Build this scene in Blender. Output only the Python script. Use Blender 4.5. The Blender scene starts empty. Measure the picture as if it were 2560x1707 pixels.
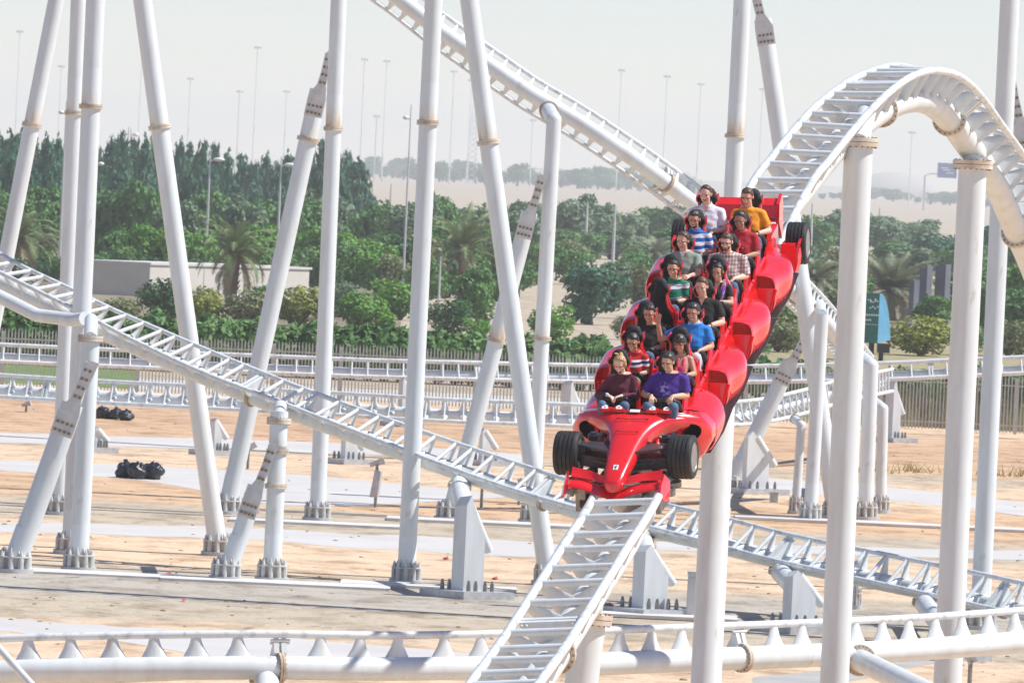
import bpy, bmesh, math, random
from mathutils import Vector, Matrix, noise
V = Vector
R = random.Random(7)
scene = bpy.context.scene
COL = scene.collection
PI = math.pi

# ------------------------------------------------------------------ camera
FPX = 20000.0
HC = 10.0
CAM = V((0, 0, HC))
PITCH = math.atan((853.5 - 422.0) / FPX)
ROLL = math.radians(2.70)
_r0 = V((1, 0, 0)); _f = V((0, math.cos(PITCH), -math.sin(PITCH))); _u0 = V((0, math.sin(PITCH), math.cos(PITCH)))
CR = _r0 * math.cos(ROLL) + _u0 * math.sin(ROLL)
CU = -_r0 * math.sin(ROLL) + _u0 * math.cos(ROLL)
CF = _f

def cv(x, y, z):
    """a direction given as right / up / away of the viewpoint, in world axes"""
    return CR * x + CU * y + CF * z

def P(px, py, D):
    return CAM + CR * ((px - 1280.0) / FPX * D) + CU * ((853.5 - py) / FPX * D) + CF * D

def G(px, py, z=0.0):
    d = CR * ((px - 1280.0) / FPX) + CU * ((853.5 - py) / FPX) + CF
    return CAM + d * ((z - HC) / d.z)

def depth(p):
    return (p - CAM).dot(CF)

cam_d = bpy.data.cameras.new("camera")
cam = bpy.data.objects.new("camera", cam_d)
COL.objects.link(cam)
M = Matrix((CR, CU, -CF)).transposed().to_4x4(); M.translation = CAM
cam.matrix_world = M
cam_d.sensor_width = 36.0
cam_d.lens = FPX / 2560.0 * 36.0
cam_d.clip_start = 1.0
cam_d.clip_end = 60000.0
cam_d.dof.use_dof = True
cam_d.dof.focus_distance = 113.0
cam_d.dof.aperture_fstop = 12.0
scene.camera = cam

# ------------------------------------------------------------------ materials
MATS = {}
def new_mat(name):
    m = bpy.data.materials.new(name); m.use_nodes = True
    nt = m.node_tree; b = nt.nodes['Principled BSDF']
    return m, nt, b

def noise_mix(nt, c1, c2, scale, detail=4, lo=.35, hi=.65, coord='Object', stretch=None, rough=.6):
    N = nt.nodes; L = nt.links
    tc = N.new('ShaderNodeTexCoord'); nz = N.new('ShaderNodeTexNoise'); rp = N.new('ShaderNodeValToRGB')
    nz.inputs['Scale'].default_value = scale; nz.inputs['Detail'].default_value = detail
    nz.inputs['Roughness'].default_value = rough
    src = tc.outputs[coord]
    if stretch:
        mp = N.new('ShaderNodeMapping'); mp.inputs['Scale'].default_value = stretch
        L.new(src, mp.inputs[0]); src = mp.outputs[0]
    L.new(src, nz.inputs['Vector'])
    rp.color_ramp.elements[0].position = lo; rp.color_ramp.elements[0].color = (*c1, 1)
    rp.color_ramp.elements[1].position = hi; rp.color_ramp.elements[1].color = (*c2, 1)
    L.new(nz.outputs[0], rp.inputs[0])
    return rp, nz

def add_bump(nt, b, nz, strength, dist=.02):
    bp = nt.nodes.new('ShaderNodeBump'); bp.inputs['Strength'].default_value = strength
    bp.inputs['Distance'].default_value = dist
    nt.links.new(nz.outputs[0], bp.inputs['Height']); nt.links.new(bp.outputs[0], b.inputs['Normal'])

def mat(name, c1, c2=None, scale=3.0, rough=.5, metal=0.0, lo=.35, hi=.65, bump=0, bdist=.02, coat=0, spec=None, detail=4, coord='Object', stretch=None, transl=0):
    if name in MATS: return MATS[name]
    m, nt, b = new_mat(name)
    b.inputs['Roughness'].default_value = rough; b.inputs['Metallic'].default_value = metal
    if coat:
        b.inputs['Coat Weight'].default_value = coat; b.inputs['Coat Roughness'].default_value = .06
    if spec is not None: b.inputs['Specular IOR Level'].default_value = spec
    if c2 is None: c2 = tuple(min(1, x * 1.12) for x in c1)
    rp, nz = noise_mix(nt, c1, c2, scale, detail, lo, hi, coord, stretch)
    nt.links.new(rp.outputs[0], b.inputs['Base Color'])
    if bump: add_bump(nt, b, nz, bump, bdist)
    if transl:
        out = nt.nodes['Material Output']
        tr = nt.nodes.new('ShaderNodeBsdfTranslucent'); mx = nt.nodes.new('ShaderNodeMixShader')
        nt.links.new(rp.outputs[0], tr.inputs[0]); mx.inputs[0].default_value = transl
        nt.links.new(b.outputs[0], mx.inputs[1]); nt.links.new(tr.outputs[0], mx.inputs[2])
        nt.links.new(mx.outputs[0], out.inputs['Surface'])
    MATS[name] = m
    return m

def paint_mat():
    """white coaster paint: slightly glossy, dusty, with faint vertical runs"""
    m, nt, b = new_mat('white_paint')
    N = nt.nodes; L = nt.links
    rp, nz = noise_mix(nt, (.63, .635, .615), (.71, .752, .760), 1.1, 6, .28, .6, 'Object', (3, 3, .5))
    rp2, nz2 = noise_mix(nt, (.62, .50, .36), (1, 1, 1), 2.3, 8, .27, .36, 'Object', (1, 1, .35))
    mx = N.new('ShaderNodeMix'); mx.data_type = 'RGBA'; mx.blend_type = 'MULTIPLY'; mx.inputs[0].default_value = .6
    L.new(rp.outputs[0], mx.inputs[6]); L.new(rp2.outputs[0], mx.inputs[7])
    L.new(mx.outputs[2], b.inputs['Base Color'])
    b.inputs['Roughness'].default_value = .38
    MATS['white_paint'] = m
    return m
PAINT = paint_mat()
RAILP = mat('rail_paint', (.43, .445, .455), (.72, .755, .765), 5, .35, lo=.3, hi=.5, detail=7)
STAIN = mat('stained_flange', (.42, .29, .18), (.70, .63, .53), 2.2, .6, lo=.34, hi=.6, detail=5)
BOLTM = mat('bolt_steel', (.16, .12, .08), (.34, .25, .16), 30, .5, .4)
GUSS = mat('splice_plate', (.54, .53, .51), (.66, .65, .63), 4, .5)
PLATE = mat('galvanised_plate', (.42, .43, .44), (.58, .59, .60), 6, .5, .2)
ANCHOR = mat('anchor_grey', (.48, .46, .43), (.66, .65, .62), 8, .6)
CONC = mat('concrete', (.56, .54, .51), (.70, .68, .645), 1.6, .9, detail=8, lo=.3, hi=.7)
REDP = mat('racing_red', (.74, .012, .016), (.80, .016, .020), 2, .22, coat=.8)
REDIN = mat('interior_red', (.66, .010, .014), (.72, .014, .018), 3, .4)
RUBBER = mat('tyre_rubber', (.014, .014, .016), (.026, .026, .028), 14, .62)
BLACK = mat('black_plastic', (.012, .012, .014), (.02, .02, .022), 8, .42)
PAD = mat('seat_fabric', (.006, .006, .008), (.013, .013, .015), 60, .75, bump=.1, bdist=.003)
CARBON = mat('carbon_grey', (.028, .03, .036), (.05, .053, .062), 20, .35)
STEEL = mat('machine_steel', (.20, .20, .19), (.34, .33, .31), 12, .45, .6)
RIM = mat('wheel_rim', (.22, .21, .19), (.34, .32, .29), 12, .4, .4)
WHITE = mat('white_badge', (.80, .80, .80), (.84, .84, .84), 5, .4)
DARKIN = mat('intake_black', (.008, .009, .010), (.016, .017, .018), 6, .6)

def rust_mat():
    """ochre run-off that fades along a short sleeve of pipe"""
    m, nt, b = new_mat('rust_run'); N = nt.nodes; L = nt.links
    tc = N.new('ShaderNodeTexCoord'); sp = N.new('ShaderNodeSeparateXYZ'); L.new(tc.outputs['Generated'], sp.inputs[0])
    mp = N.new('ShaderNodeMapping'); mp.inputs['Scale'].default_value = (5, 5, .7); L.new(tc.outputs['Object'], mp.inputs[0])
    nz = N.new('ShaderNodeTexNoise'); nz.inputs['Scale'].default_value = 1.6; nz.inputs['Detail'].default_value = 6; L.new(mp.outputs[0], nz.inputs['Vector'])
    a = N.new('ShaderNodeMath'); a.operation = 'MULTIPLY_ADD'; L.new(nz.outputs[0], a.inputs[0]); a.inputs[1].default_value = 1.25; OI = N.new('ShaderNodeObjectInfo'); ra = N.new('ShaderNodeMath'); ra.operation = 'MULTIPLY_ADD'; L.new(OI.outputs['Random'], ra.inputs[0]); ra.inputs[1].default_value = .40; ra.inputs[2].default_value = -.36; L.new(ra.outputs[0], a.inputs[2])
    s = N.new('ShaderNodeMath'); s.operation = 'SUBTRACT'; L.new(a.outputs[0], s.inputs[0]); L.new(sp.outputs[2], s.inputs[1])
    rp = N.new('ShaderNodeValToRGB'); e = rp.color_ramp.elements; e[0].position = .0; e[0].color = (.708,.748,.755,1); e[1].position = .75; e[1].color = (.54,.38,.23,1); k = e.new(.32); k.color = (.70,.67,.60,1)
    L.new(s.outputs[0], rp.inputs[0]); L.new(rp.outputs[0], b.inputs['Base Color']); b.inputs['Roughness'].default_value = .5
    return m
RUST = rust_mat()
# ------------------------------------------------------------------ mesh builder
def frame(t, ref=V((0, 0, 1))):
    t = t.normalized()
    if abs(t.dot(ref)) > .98: ref = V((0, 1, 0))
    a = ref.cross(t).normalized(); b = t.cross(a).normalized()
    return a, b

class MB:
    def __init__(s): s.v = []; s.f = []; s.m = []; s.cur = 0
    def add(s, vs, fs):
        o = len(s.v); s.v += [V(q) for q in vs]
        for f in fs: s.f.append([i + o for i in f]); s.m.append(s.cur)
        return s
    def rings(s, rings, cap=True, closed=True):
        n = len(rings[0]); vs = [q for r in rings for q in r]; fs = []
        for i in range(len(rings) - 1):
            for j in range(n if closed else n - 1):
                k = (j + 1) % n
                fs.append([i*n+j, i*n+k, (i+1)*n+k, (i+1)*n+j])
        if cap and closed:
            fs.append(list(range(n))[::-1]); fs.append([(len(rings)-1)*n+j for j in range(n)])
        return s.add(vs, fs)
    def tube(s, pts, r, n=12, cap=True, ref=V((0, 0, 1)), r2=None):
        """r radius (or list); r2 second radius list for an elliptic section (r along a = ref x t)"""
        pts = [V(p) for p in pts]; m = len(pts)
        if not isinstance(r, (list, tuple)): r = [r] * m
        if r2 is None: r2 = r
        elif not isinstance(r2, (list, tuple)): r2 = [r2] * m
        rs = []; a = None
        for i in range(m):
            t = (pts[min(i+1, m-1)] - pts[max(i-1, 0)]).normalized()
            if a is None: a, b = frame(t, ref)
            else:
                a = (a - t * a.dot(t)).normalized(); b = t.cross(a)
            rs.append([pts[i] + a * (math.cos(2*PI*j/n) * r[i]) + b * (math.sin(2*PI*j/n) * r2[i]) for j in range(n)])
        return s.rings(rs, cap)
    def box(s, c, h, ax=None):
        c = V(c)
        X, Y, Z = ax if ax else (V((1,0,0)), V((0,1,0)), V((0,0,1)))
        vs = [c + X*(h[0]*i) + Y*(h[1]*j) + Z*(h[2]*k) for i in (-1,1) for j in (-1,1) for k in (-1,1)]
        return s.add(vs, [[0,1,3,2],[4,6,7,5],[0,4,5,1],[2,3,7,6],[0,2,6,4],[1,5,7,3]])
    def prism(s, poly, d):
        """poly: list of points; extruded by vector d"""
        n = len(poly); d = V(d); poly = [V(q) for q in poly]
        vs = poly + [q + d for q in poly]
        fs = [list(range(n))[::-1], [n+i for i in range(n)]] + [[i, (i+1)%n, n+(i+1)%n, n+i] for i in range(n)]
        return s.add(vs, fs)
    def ell(s, c, r, ax=None, nu=16, nv=10):
        c = V(c); X, Y, Z = ax if ax else (V((1,0,0)), V((0,1,0)), V((0,0,1)))
        rs = []
        for i in range(1, nv):
            th = PI * i / nv
            rs.append([c + X*(r[0]*math.sin(th)*math.cos(2*PI*j/nu)) + Y*(r[1]*math.sin(th)*math.sin(2*PI*j/nu)) + Z*(-r[2]*math.cos(th)) for j in range(nu)])
        o = len(s.v); s.rings(rs, cap=False)
        b = len(s.v); s.v += [c - Z*r[2], c + Z*r[2]]
        last = o + (nv-2)*nu
        for j in range(nu):
            s.f.append([o+(j+1)%nu, o+j, b]); s.m.append(s.cur)
            s.f.append([last+j, last+(j+1)%nu, b+1]); s.m.append(s.cur)
        return s
    def build(s, name, mats, parent=None, smooth=35, origin=None):
        me = bpy.data.meshes.new(name)
        og = V(origin) if origin is not None else (V(parent.location) if parent is not None and parent.get('_w') else V((0,0,0)))
        me.from_pydata([tuple(q - og) for q in s.v], [], s.f)
        if not isinstance(mats, (list, tuple)): mats = [mats]
        for m in mats: me.materials.append(m)
        if len(mats) > 1: me.polygons.foreach_set('material_index', s.m)
        bm = bmesh.new(); bm.from_mesh(me); bmesh.ops.recalc_face_normals(bm, faces=bm.faces); bm.to_mesh(me); bm.free()
        if smooth:
            me.polygons.foreach_set('use_smooth', [True]*len(me.polygons))
            me.set_sharp_from_angle(angle=math.radians(smooth))
        me.update()
        o = bpy.data.objects.new(name, me); COL.objects.link(o)
        if parent is not None: o.parent = parent
        elif origin is not None: o.location = og
        return o

def tag(o, label=None, cat=None, group=None, kind=None):
    if label: o['label'] = label
    if cat: o['category'] = cat
    if group: o['group'] = group
    if kind: o['kind'] = kind
    return o

def empty(name, loc, label, cat, group=None):
    o = bpy.data.objects.new(name, None); COL.objects.link(o)
    o.location = loc; o['_w'] = 1; o.empty_display_size = .2
    return tag(o, label, cat, group)

def copy_tree(o, parent=None):
    c = o.copy(); COL.objects.link(c); c.parent = parent
    for ch in list(o.children): copy_tree(ch, c)
    return c

def crom(pts, t):
    n = len(pts) - 1
    i = min(int(t), n - 1); u = t - i
    p0 = pts[i-1] if i > 0 else pts[0]*2 - pts[1]
    p1 = pts[i]; p2 = pts[i+1]
    p3 = pts[i+2] if i + 2 <= n else pts[n]*2 - pts[n-1]
    return .5*((2*p1) + (p2-p0)*u + (2*p0-5*p1+4*p2-p3)*u*u + (3*p1-p0-3*p2+p3)*u**3)
# ------------------------------------------------------------------ coaster track
def bolt_ring(mb, c, t, r, n=16, br=.022, h=.05):
    a, b = frame(t); t = t.normalized()
    for k in range(n):
        p = c + a*(r*math.cos(2*PI*k/n)) + b*(r*math.sin(2*PI*k/n))
        mb.tube([p - t*h, p + t*h], br, 6)

def flange(name, c, t, r, parent, thick=.045, over=1.36, bolts=16, plain=False):
    """a bolted pipe joint: two discs with a ring of bolts"""
    t = t.normalized(); mb = MB()
    mb.tube([c - t*thick, c - t*.004], [r*over]*2, 24)
    mb.tube([c + t*.004, c + t*thick], [r*over]*2, 24)
    mb.cur = 1
    if not plain: bolt_ring(mb, c, t, r*(1 + (over-1)*.58), bolts, r*.062, thick + .018)
    else: bolt_ring(mb, c, t, r*(1 + (over-1)*.45), bolts, r*.045, thick + .006)
    return mb.build(name, [STAIN, BOLTM], parent)

def track(label, keys, hint, spacing, gauge=.88, off=.52, sr=.21, rr=.062, joints=(), tie_w=.17, group=None, rung=True, rr_=.036, along=.036, sp_joints=True):
    L = [P(k[0], k[1], k[2]) for k in keys]; Rr = [P(k[3], k[4], k[5]) for k in keys]
    mid = [(a+b)/2 for a, b in zip(L, Rr)]; lat = [(b-a).normalized() for a, b in zip(L, Rr)]
    S = []
    nk = len(keys)
    fine = [crom(mid, i/40) for i in range((nk-1)*40+1)]
    finel = [crom(lat, i/40) for i in range((nk-1)*40+1)]
    acc = [0]
    for i in range(1, len(fine)): acc.append(acc[-1] + (fine[i]-fine[i-1]).length)
    total = acc[-1]; step = .16; s = 0; j = 0; sgn = None
    nsteps = int(total/step)
    for q in range(nsteps+1):
        s = q*step
        while j < len(acc)-2 and acc[j+1] < s: j += 1
        u = (s-acc[j])/max(1e-6, acc[j+1]-acc[j])
        S.append([fine[j].lerp(fine[j+1], u), finel[j].lerp(finel[j+1], u)])
    for i in range(len(S)):
        t = (S[min(i+1, len(S)-1)][0] - S[max(i-1, 0)][0]).normalized()
        l = S[i][1]; l = (l - t*l.dot(t)).normalized()
        n = t.cross(l)
        if sgn is None: sgn = 1 if n.dot(hint) > 0 else -1
        S[i] = (S[i][0], t, l, n*sgn)
    root = empty('coaster_track', S[0][0], label, 'track', group)
    for sd in (-1, 1):
        MB().tube([m + l*(sd*gauge/2) for m, t, l, n in S], rr, 12).build('rail', RAILP, root, 60)
    MB().tube([m - n*off for m, t, l, n in S], sr, 18).build('spine', PAINT, root, 60)
    nt_ = int(total/spacing)
    jset = set()
    for jn in joints: jset.add(min(range(nt_), key=lambda k: abs(k*spacing/total - jn)))
    for k in range(nt_):
        i = min(len(S)-1, int((k+.5)*spacing/step)); m, t, l, n = S[i]
        mb = MB()
        if k in jset:
            # bolted joint: two flat frames back to back
            for d in (-.10, .02):
                mb.prism([m + l*(-gauge/2+.04) - n*.03 + t*d, m + l*(gauge/2-.04) - n*.03 + t*d, m + l*(sr*1.1) - n*(off-sr*.6) + t*d, m - l*(sr*1.1) - n*(off-sr*.6) + t*d], t*.08)
            for sd in (-1, 1):
                for dd in (.30, .36):
                    mb.tube([m + l*(sd*dd*gauge/.88) - n*.07 - t*.15, m + l*(sd*dd*gauge/.88) - n*.07 + t*.16], .022, 6)
            mb.build('joint_frame', PAINT, root)
            flange('flange', m - n*off - t*0, t, sr, root, .04, 1.3, 18)
            continue
        if rung: mb.tube([m - l*(gauge/2-.03), m + l*(gauge/2-.03)], rr_, 10)
        for sd in (-1, 1):
            a = m + l*(sd*(gauge/2-.01)) - n*.015
            b = m + l*(sd*sr*.55) - n*(off-sr*.80)
            c = a.lerp(b, .5)
            mb.tube([a, c, b], [max(.034, along*.30), along*.55 if along > .05 else .030, along], 12, True, ref=l, r2=[max(.040, tie_w*.20), tie_w*.38, tie_w*.62])
        mb.build('tie', PAINT, root, 50)
    return root, S

def tr_tan(S, f):
    return S[min(len(S)-1, int(f*len(S)))]

# keys: left rail px, py, depth, right rail px, py, depth (photograph pixels, metres)
def build_tracks():
    A = [(1110,1800,100.2,1283,1803,99.9),(1179,1703,102.0,1347,1707,101.6),(1267,1582,104.6,1432,1588,104.2),(1400,1374,107.9,1562,1380,107.5),
         (1496,1220,110.5,1654,1226,110.1),(1680,855,116.9,1832,860,116.5),(1862,488,123.2,2011,493,122.9),(1933,390,125.0,2078,395,124.8),
         (2029,280,127.2,2166,285,127.0),(2106,214,129.2,2236,222,128.6),(2168,181,131.0,2292,189,130.0),(2232,166,132.8,2352,180,131.2),
         (2290,185,134.6,2406,190,132.6),(2350,246,136.6,2456,224,134.0),(2408,340,138.6,2520,300,136.0),(2468,466,140.8,2584,398,138.6),(2532,620,143.0,2650,552,141.2),(2600,800,145.5,2722,740,144.0)]
    track('white two-rail coaster track carrying the red train down from its arched hill', A, cv(0,.6,.8), .715, .92, .50, .22, .062, joints=(.105,.47,.655,.772,.905), tie_w=.30, rr_=.050)
    C = [(-120,628,200.4,-55,600,201.2),(0,683,199.2,55,664,200.0),(110,735,198.2,165,717,198.9),(219,790,197.2,275,770,197.9),(354,862,196.0,411,828,196.7),(520,937,194.6,580,900,195.2),
         (712,1010,193.2,775,977,193.8),(942,1098,191.6,1006,1062,192.1),(1216,1199,189.8,1282,1157,190.2),(1420,1265,188.4,1486,1217,188.9),(1617,1318,187.0,1683,1263,187.5),
         (1742,1352,186.0,1806,1290,186.5),(1920,1400,184.6,1981,1334,185.1),(2128,1446,182.8,2185,1376,183.3),(2341,1495,181.0,2396,1417,181.5),(2560,1545,179.0,2614,1464,179.5),(2700,1578,177.6,2754,1496,178.1)]
    track('long white coaster track sloping down across the middle from the left edge', C, cv(0,.9,-.3), .60, .88, .46, .20, .058, joints=(.28,.53,.72,.90), tie_w=.24, rr_=.05)
    D = [(-80,1690,124.2,-80,1612,123.9),(219,1684,124.2,219,1603,123.9),(640,1676,124.6,640,1592,124.2),(1015,1688,125.6,1015,1583,125.0),(1500,1680,127.4,1500,1567,126.7),(1919,1671,129.8,1919,1550,129.1),(2249,1652,132.0,2249,1538,131.3),(2640,1625,134.6,2640,1510,133.9)]
    track('thick-spined white track running level along the bottom edge in front', D, cv(0,.35,.94), .655, .80, .34, .185, .062, joints=(.205,.62), tie_w=.14, rung=False, along=.21)
    B = [(850,-65,233,905,-100,233),(960,10,233,1014,-28,233),(1069,92,233,1108,48,233),(1190,195,233,1238,122,233),(1298,268,233,1348,199,233),(1409,333,233,1457,264,233),(1519,402,233,1566,338,233),(1628,475,233.5,1677,419,233.5),(1760,575,235,1815,523,235),(1880,680,238,1940,635,238),(1975,765,242,2033,716,242),(2062,860,247,2120,816,247),(2125,935,252,2180,895,252)]
    track('white track with spine toward the viewer descending behind the train from the top', B, cv(0,.1,1), .47, .92, .44, .235, .066, joints=(.34,.62), tie_w=.12, rung=False, along=.13)
    E = [(-150,899,322.8,-150,848,323.2),(11,907,322.8,11,858,323.2),(265,917,322.8,265,871,323.2),(688,936,322.8,688,887,323.2),(920,944,322.8,920,897,323.2),(1133,949,322.8,1133,903,323.2),(1464,955,323.8,1464,911,324.2),(1850,955,324.8,1850,915,325.2),(2217,949,324.8,2217,906,325.2),(2350,943,324.8,2350,900,325.2),(2526,935,324.8,2526,893,325.2),(2700,926,324.8,2700,884,325.2)]
    track('farthest white track running level just in front of the palisade fence', E, cv(0,.25,-.95), .74, .76, .40, .19, .085, joints=(.46,.855), tie_w=.15, rung=True, along=.06)
    F = [(-150,983,275.82,-150,924,276.18),(0,992,274.82,0,936,275.18),(265,1009,273.82,265,951,274.18),(533,1024,272.82,533,963,273.18),(832,1038,271.82,832,980,272.18),(1066,1053,270.82,1066,993,271.18),(1265,1061,270.82,1265,1001,271.18),(1453,1068,270.82,1453,1009,271.18),(1640,1074,271.82,1640,1015,272.18),(1832,1062,273.82,1837,1006,274.18),(1925,1050,275.82,1930,996,276.18),(2013,1028,278.82,2018,977,279.18),(2110,1000,282.82,2115,950,283.18),(2230,975,291.82,2235,925,292.18)]
    track('second farthest white track with zigzag ties crossing behind the columns', F, cv(0,.5,-.85), .62, .80, .40, .19, .07, joints=(.075,.40), tie_w=.14, rung=True, along=.15)
build_tracks()
def high_track():
    # the next stretch of track overhead, above the frame: its rails throw the long shadows on the sand
    def px(v):
        d = v - CAM; D = d.dot(CF); return 1280 + d.dot(CR)/D*FPX, 853.5 - d.dot(CU)/D*FPX, D
    keys = []
    for x, y, z in ((-9,183.2,17.2),(0,181.2,17.0),(8,179.2,16.8),(16,177.0,16.6),(24,174.5,16.4),(34,171,16.2)):
        a = px(V((x, y-.44, z))); b = px(V((x, y+.44, z+.1))); keys.append((*a, *b))
    track('white track passing overhead above the tall columns, out of the top of the frame', keys, V((0,0,1)), .72, .88, .50, .22, .062)
high_track()

# ------------------------------------------------------------------ support columns
def anchor_base(root, c, r, n=10, w=1.7):
    """ring of anchor sleeves with pointed nuts standing on a round foot plate"""
    up = V((0,0,1)); mb = MB()
    mb.tube([c, c + up*.10], r*w*1.12, 24)
    mb.build('foot_plate', PLATE, root)
    mb = MB()
    mb.tube([c + up*.36, c + up*.39], r*w, 24)
    for k in range(n):
        a = 2*PI*(k+.4)/n; d = V((math.cos(a), math.sin(a), 0))
        q = c + d*(r*w*.86)
        mb.tube([q + up*.10, q + up*.36], r*.25, 8)
        mb.tube([q + up*.39, q + up*.44, q + up*.52], [r*.18, r*.16, r*.05], 6)
        mb.prism([c + d*r*.9 + up*.39, c + d*r*1.45 + up*.39, c + d*r*.9 + up*.60], d.cross(up)*.02)
    mb.build('anchor_ring', ANCHOR, root)

_sl = [0]
def slab(c, hx, hy, label):
    _sl[0] += 1; mb = MB(); mb.box(V((c.x, c.y, .012 + _sl[0]*.006)), (hx, hy, .035))
    o = mb.build('foundation_slab', CONC, None, 35, origin=V((c.x, c.y, 0)))
    return tag(o, label, 'foundation', 'concrete foundation slabs under the columns')

def column(label, top, bot, w, Dt=None, Db=None, flanges=(), base=True, elbow=None, plates=None, group='white support columns', topflange=False, capsize=1.0, foot=True, stub=None, plate_up=None):
    """top, bot: pixels. Without Db the foot stands on the ground where its pixel meets z = 0."""
    if Db is None:
        b = G(*bot); Db = depth(b)
    else:
        b = P(bot[0], bot[1], Db)
    a = P(top[0], top[1], Dt if Dt else Db)
    r = w/2/FPX*Db
    if b.z > 0.001:                              # foot outside the frame: run the shaft on to the ground
        d = (b - a).normalized(); b = b + d*(b.z/-d.z)
    b.z = 0
    root = empty('support_column', b, label, 'support column', group)
    ax = (a - b).normalized()
    mb = MB(); mb.tube([b + V((0,0,.06)), b.lerp(a, .5), a], r, 28)
    if elbow:                                    # short pipe from the column head to the spine it carries
        e = P(*elbow); mb.ell(a, (r, r, r), nu=20, nv=12); mb.tube([a, e], r, 24)
    if stub:
        mb.tube([a, P(*stub)], r*.72, 24)
    mb.build('shaft', PAINT, root, 50)
    if elbow: flange('flange', a.lerp(P(*elbow), .85), P(*elbow) - a, r, root, .06, 1.3, 18)
    if topflange: flange('flange', a, ax, r, root, .07, capsize*1.36, 18)
    for fy in flanges:
        f = (fy - top[1])/(bot[1] - top[1])
        pt = P(top[0] + (bot[0]-top[0])*f, fy, Db)
        f = (pt - b).dot(ax)
        flange('flange', b + ax*f, ax, r, root, .055, 1.25, 14, True)
        c0 = b + ax*f; MB().tube([c0 + ax*.05, c0 + ax*.95], r*1.004, 28).build('rust_run', RUST, root, 50)
    if base and foot:
        anchor_base(root, b, r); MB().tube([b + V((0,0,.10)), b + V((0,0,.10)) + ax*1.0], r*1.004, 28).build('rust_run', RUST, root, 50)
    if plates:                                   # bolted gusset plates that tie a brace to its neighbour
        n = -CF; s = ax.cross(n).normalized(); n = s.cross(ax).normalized()
        up2 = ax
        p0 = a - ax*(.15); hw = r*1.0
        for q in (1, -1):
            mb = MB(); off = n*(q*r*1.02)
            poly = [p0 - s*hw - ax*.62, p0 + s*hw - ax*.62, p0 + s*hw - ax*.06, p0 + s*(hw*.48*1 + plates*hw*.3) + ax*.30, p0 + s*(hw*.45 + plates*hw*.75) + ax*1.25, p0 - s*(hw*.45 - plates*hw*.75) + ax*1.25, p0 - s*(hw*.48 - plates*hw*.3) + ax*.30, p0 - s*hw - ax*.06]
            mb.prism([v + off for v in poly], n*(q*.03))
            mb.build('gusset_plate', GUSS, root)
        mb = MB()
        for q in (1, -1):
            for rr_ in (-.52, -.32):
                for cc in (-.66, -.22, .22, .66):
                    c = p0 + s*(cc*hw) + ax*rr_ + n*(q*r*1.02); mb.tube([c, c + n*(q*.07)], .042, 6)
            for rr_ in (.36, .58, .80, 1.02):
                for cc in (-.22, .22):
                    c = p0 + s*(cc*hw + plates*hw*.3*(1 + rr_*.6)) + ax*rr_ + n*(q*r*1.02); mb.tube([c, c + n*(q*.07)], .042, 6)
        mb.build('bolt_rows', BOLTM, root)
        MB().box(p0 + ax*.45 + s*(plates*hw*.4), (r*.42, r*.9, .75), (s, n, ax)).build('web_plate', PAINT, root)
    return root, a, b, r

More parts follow.
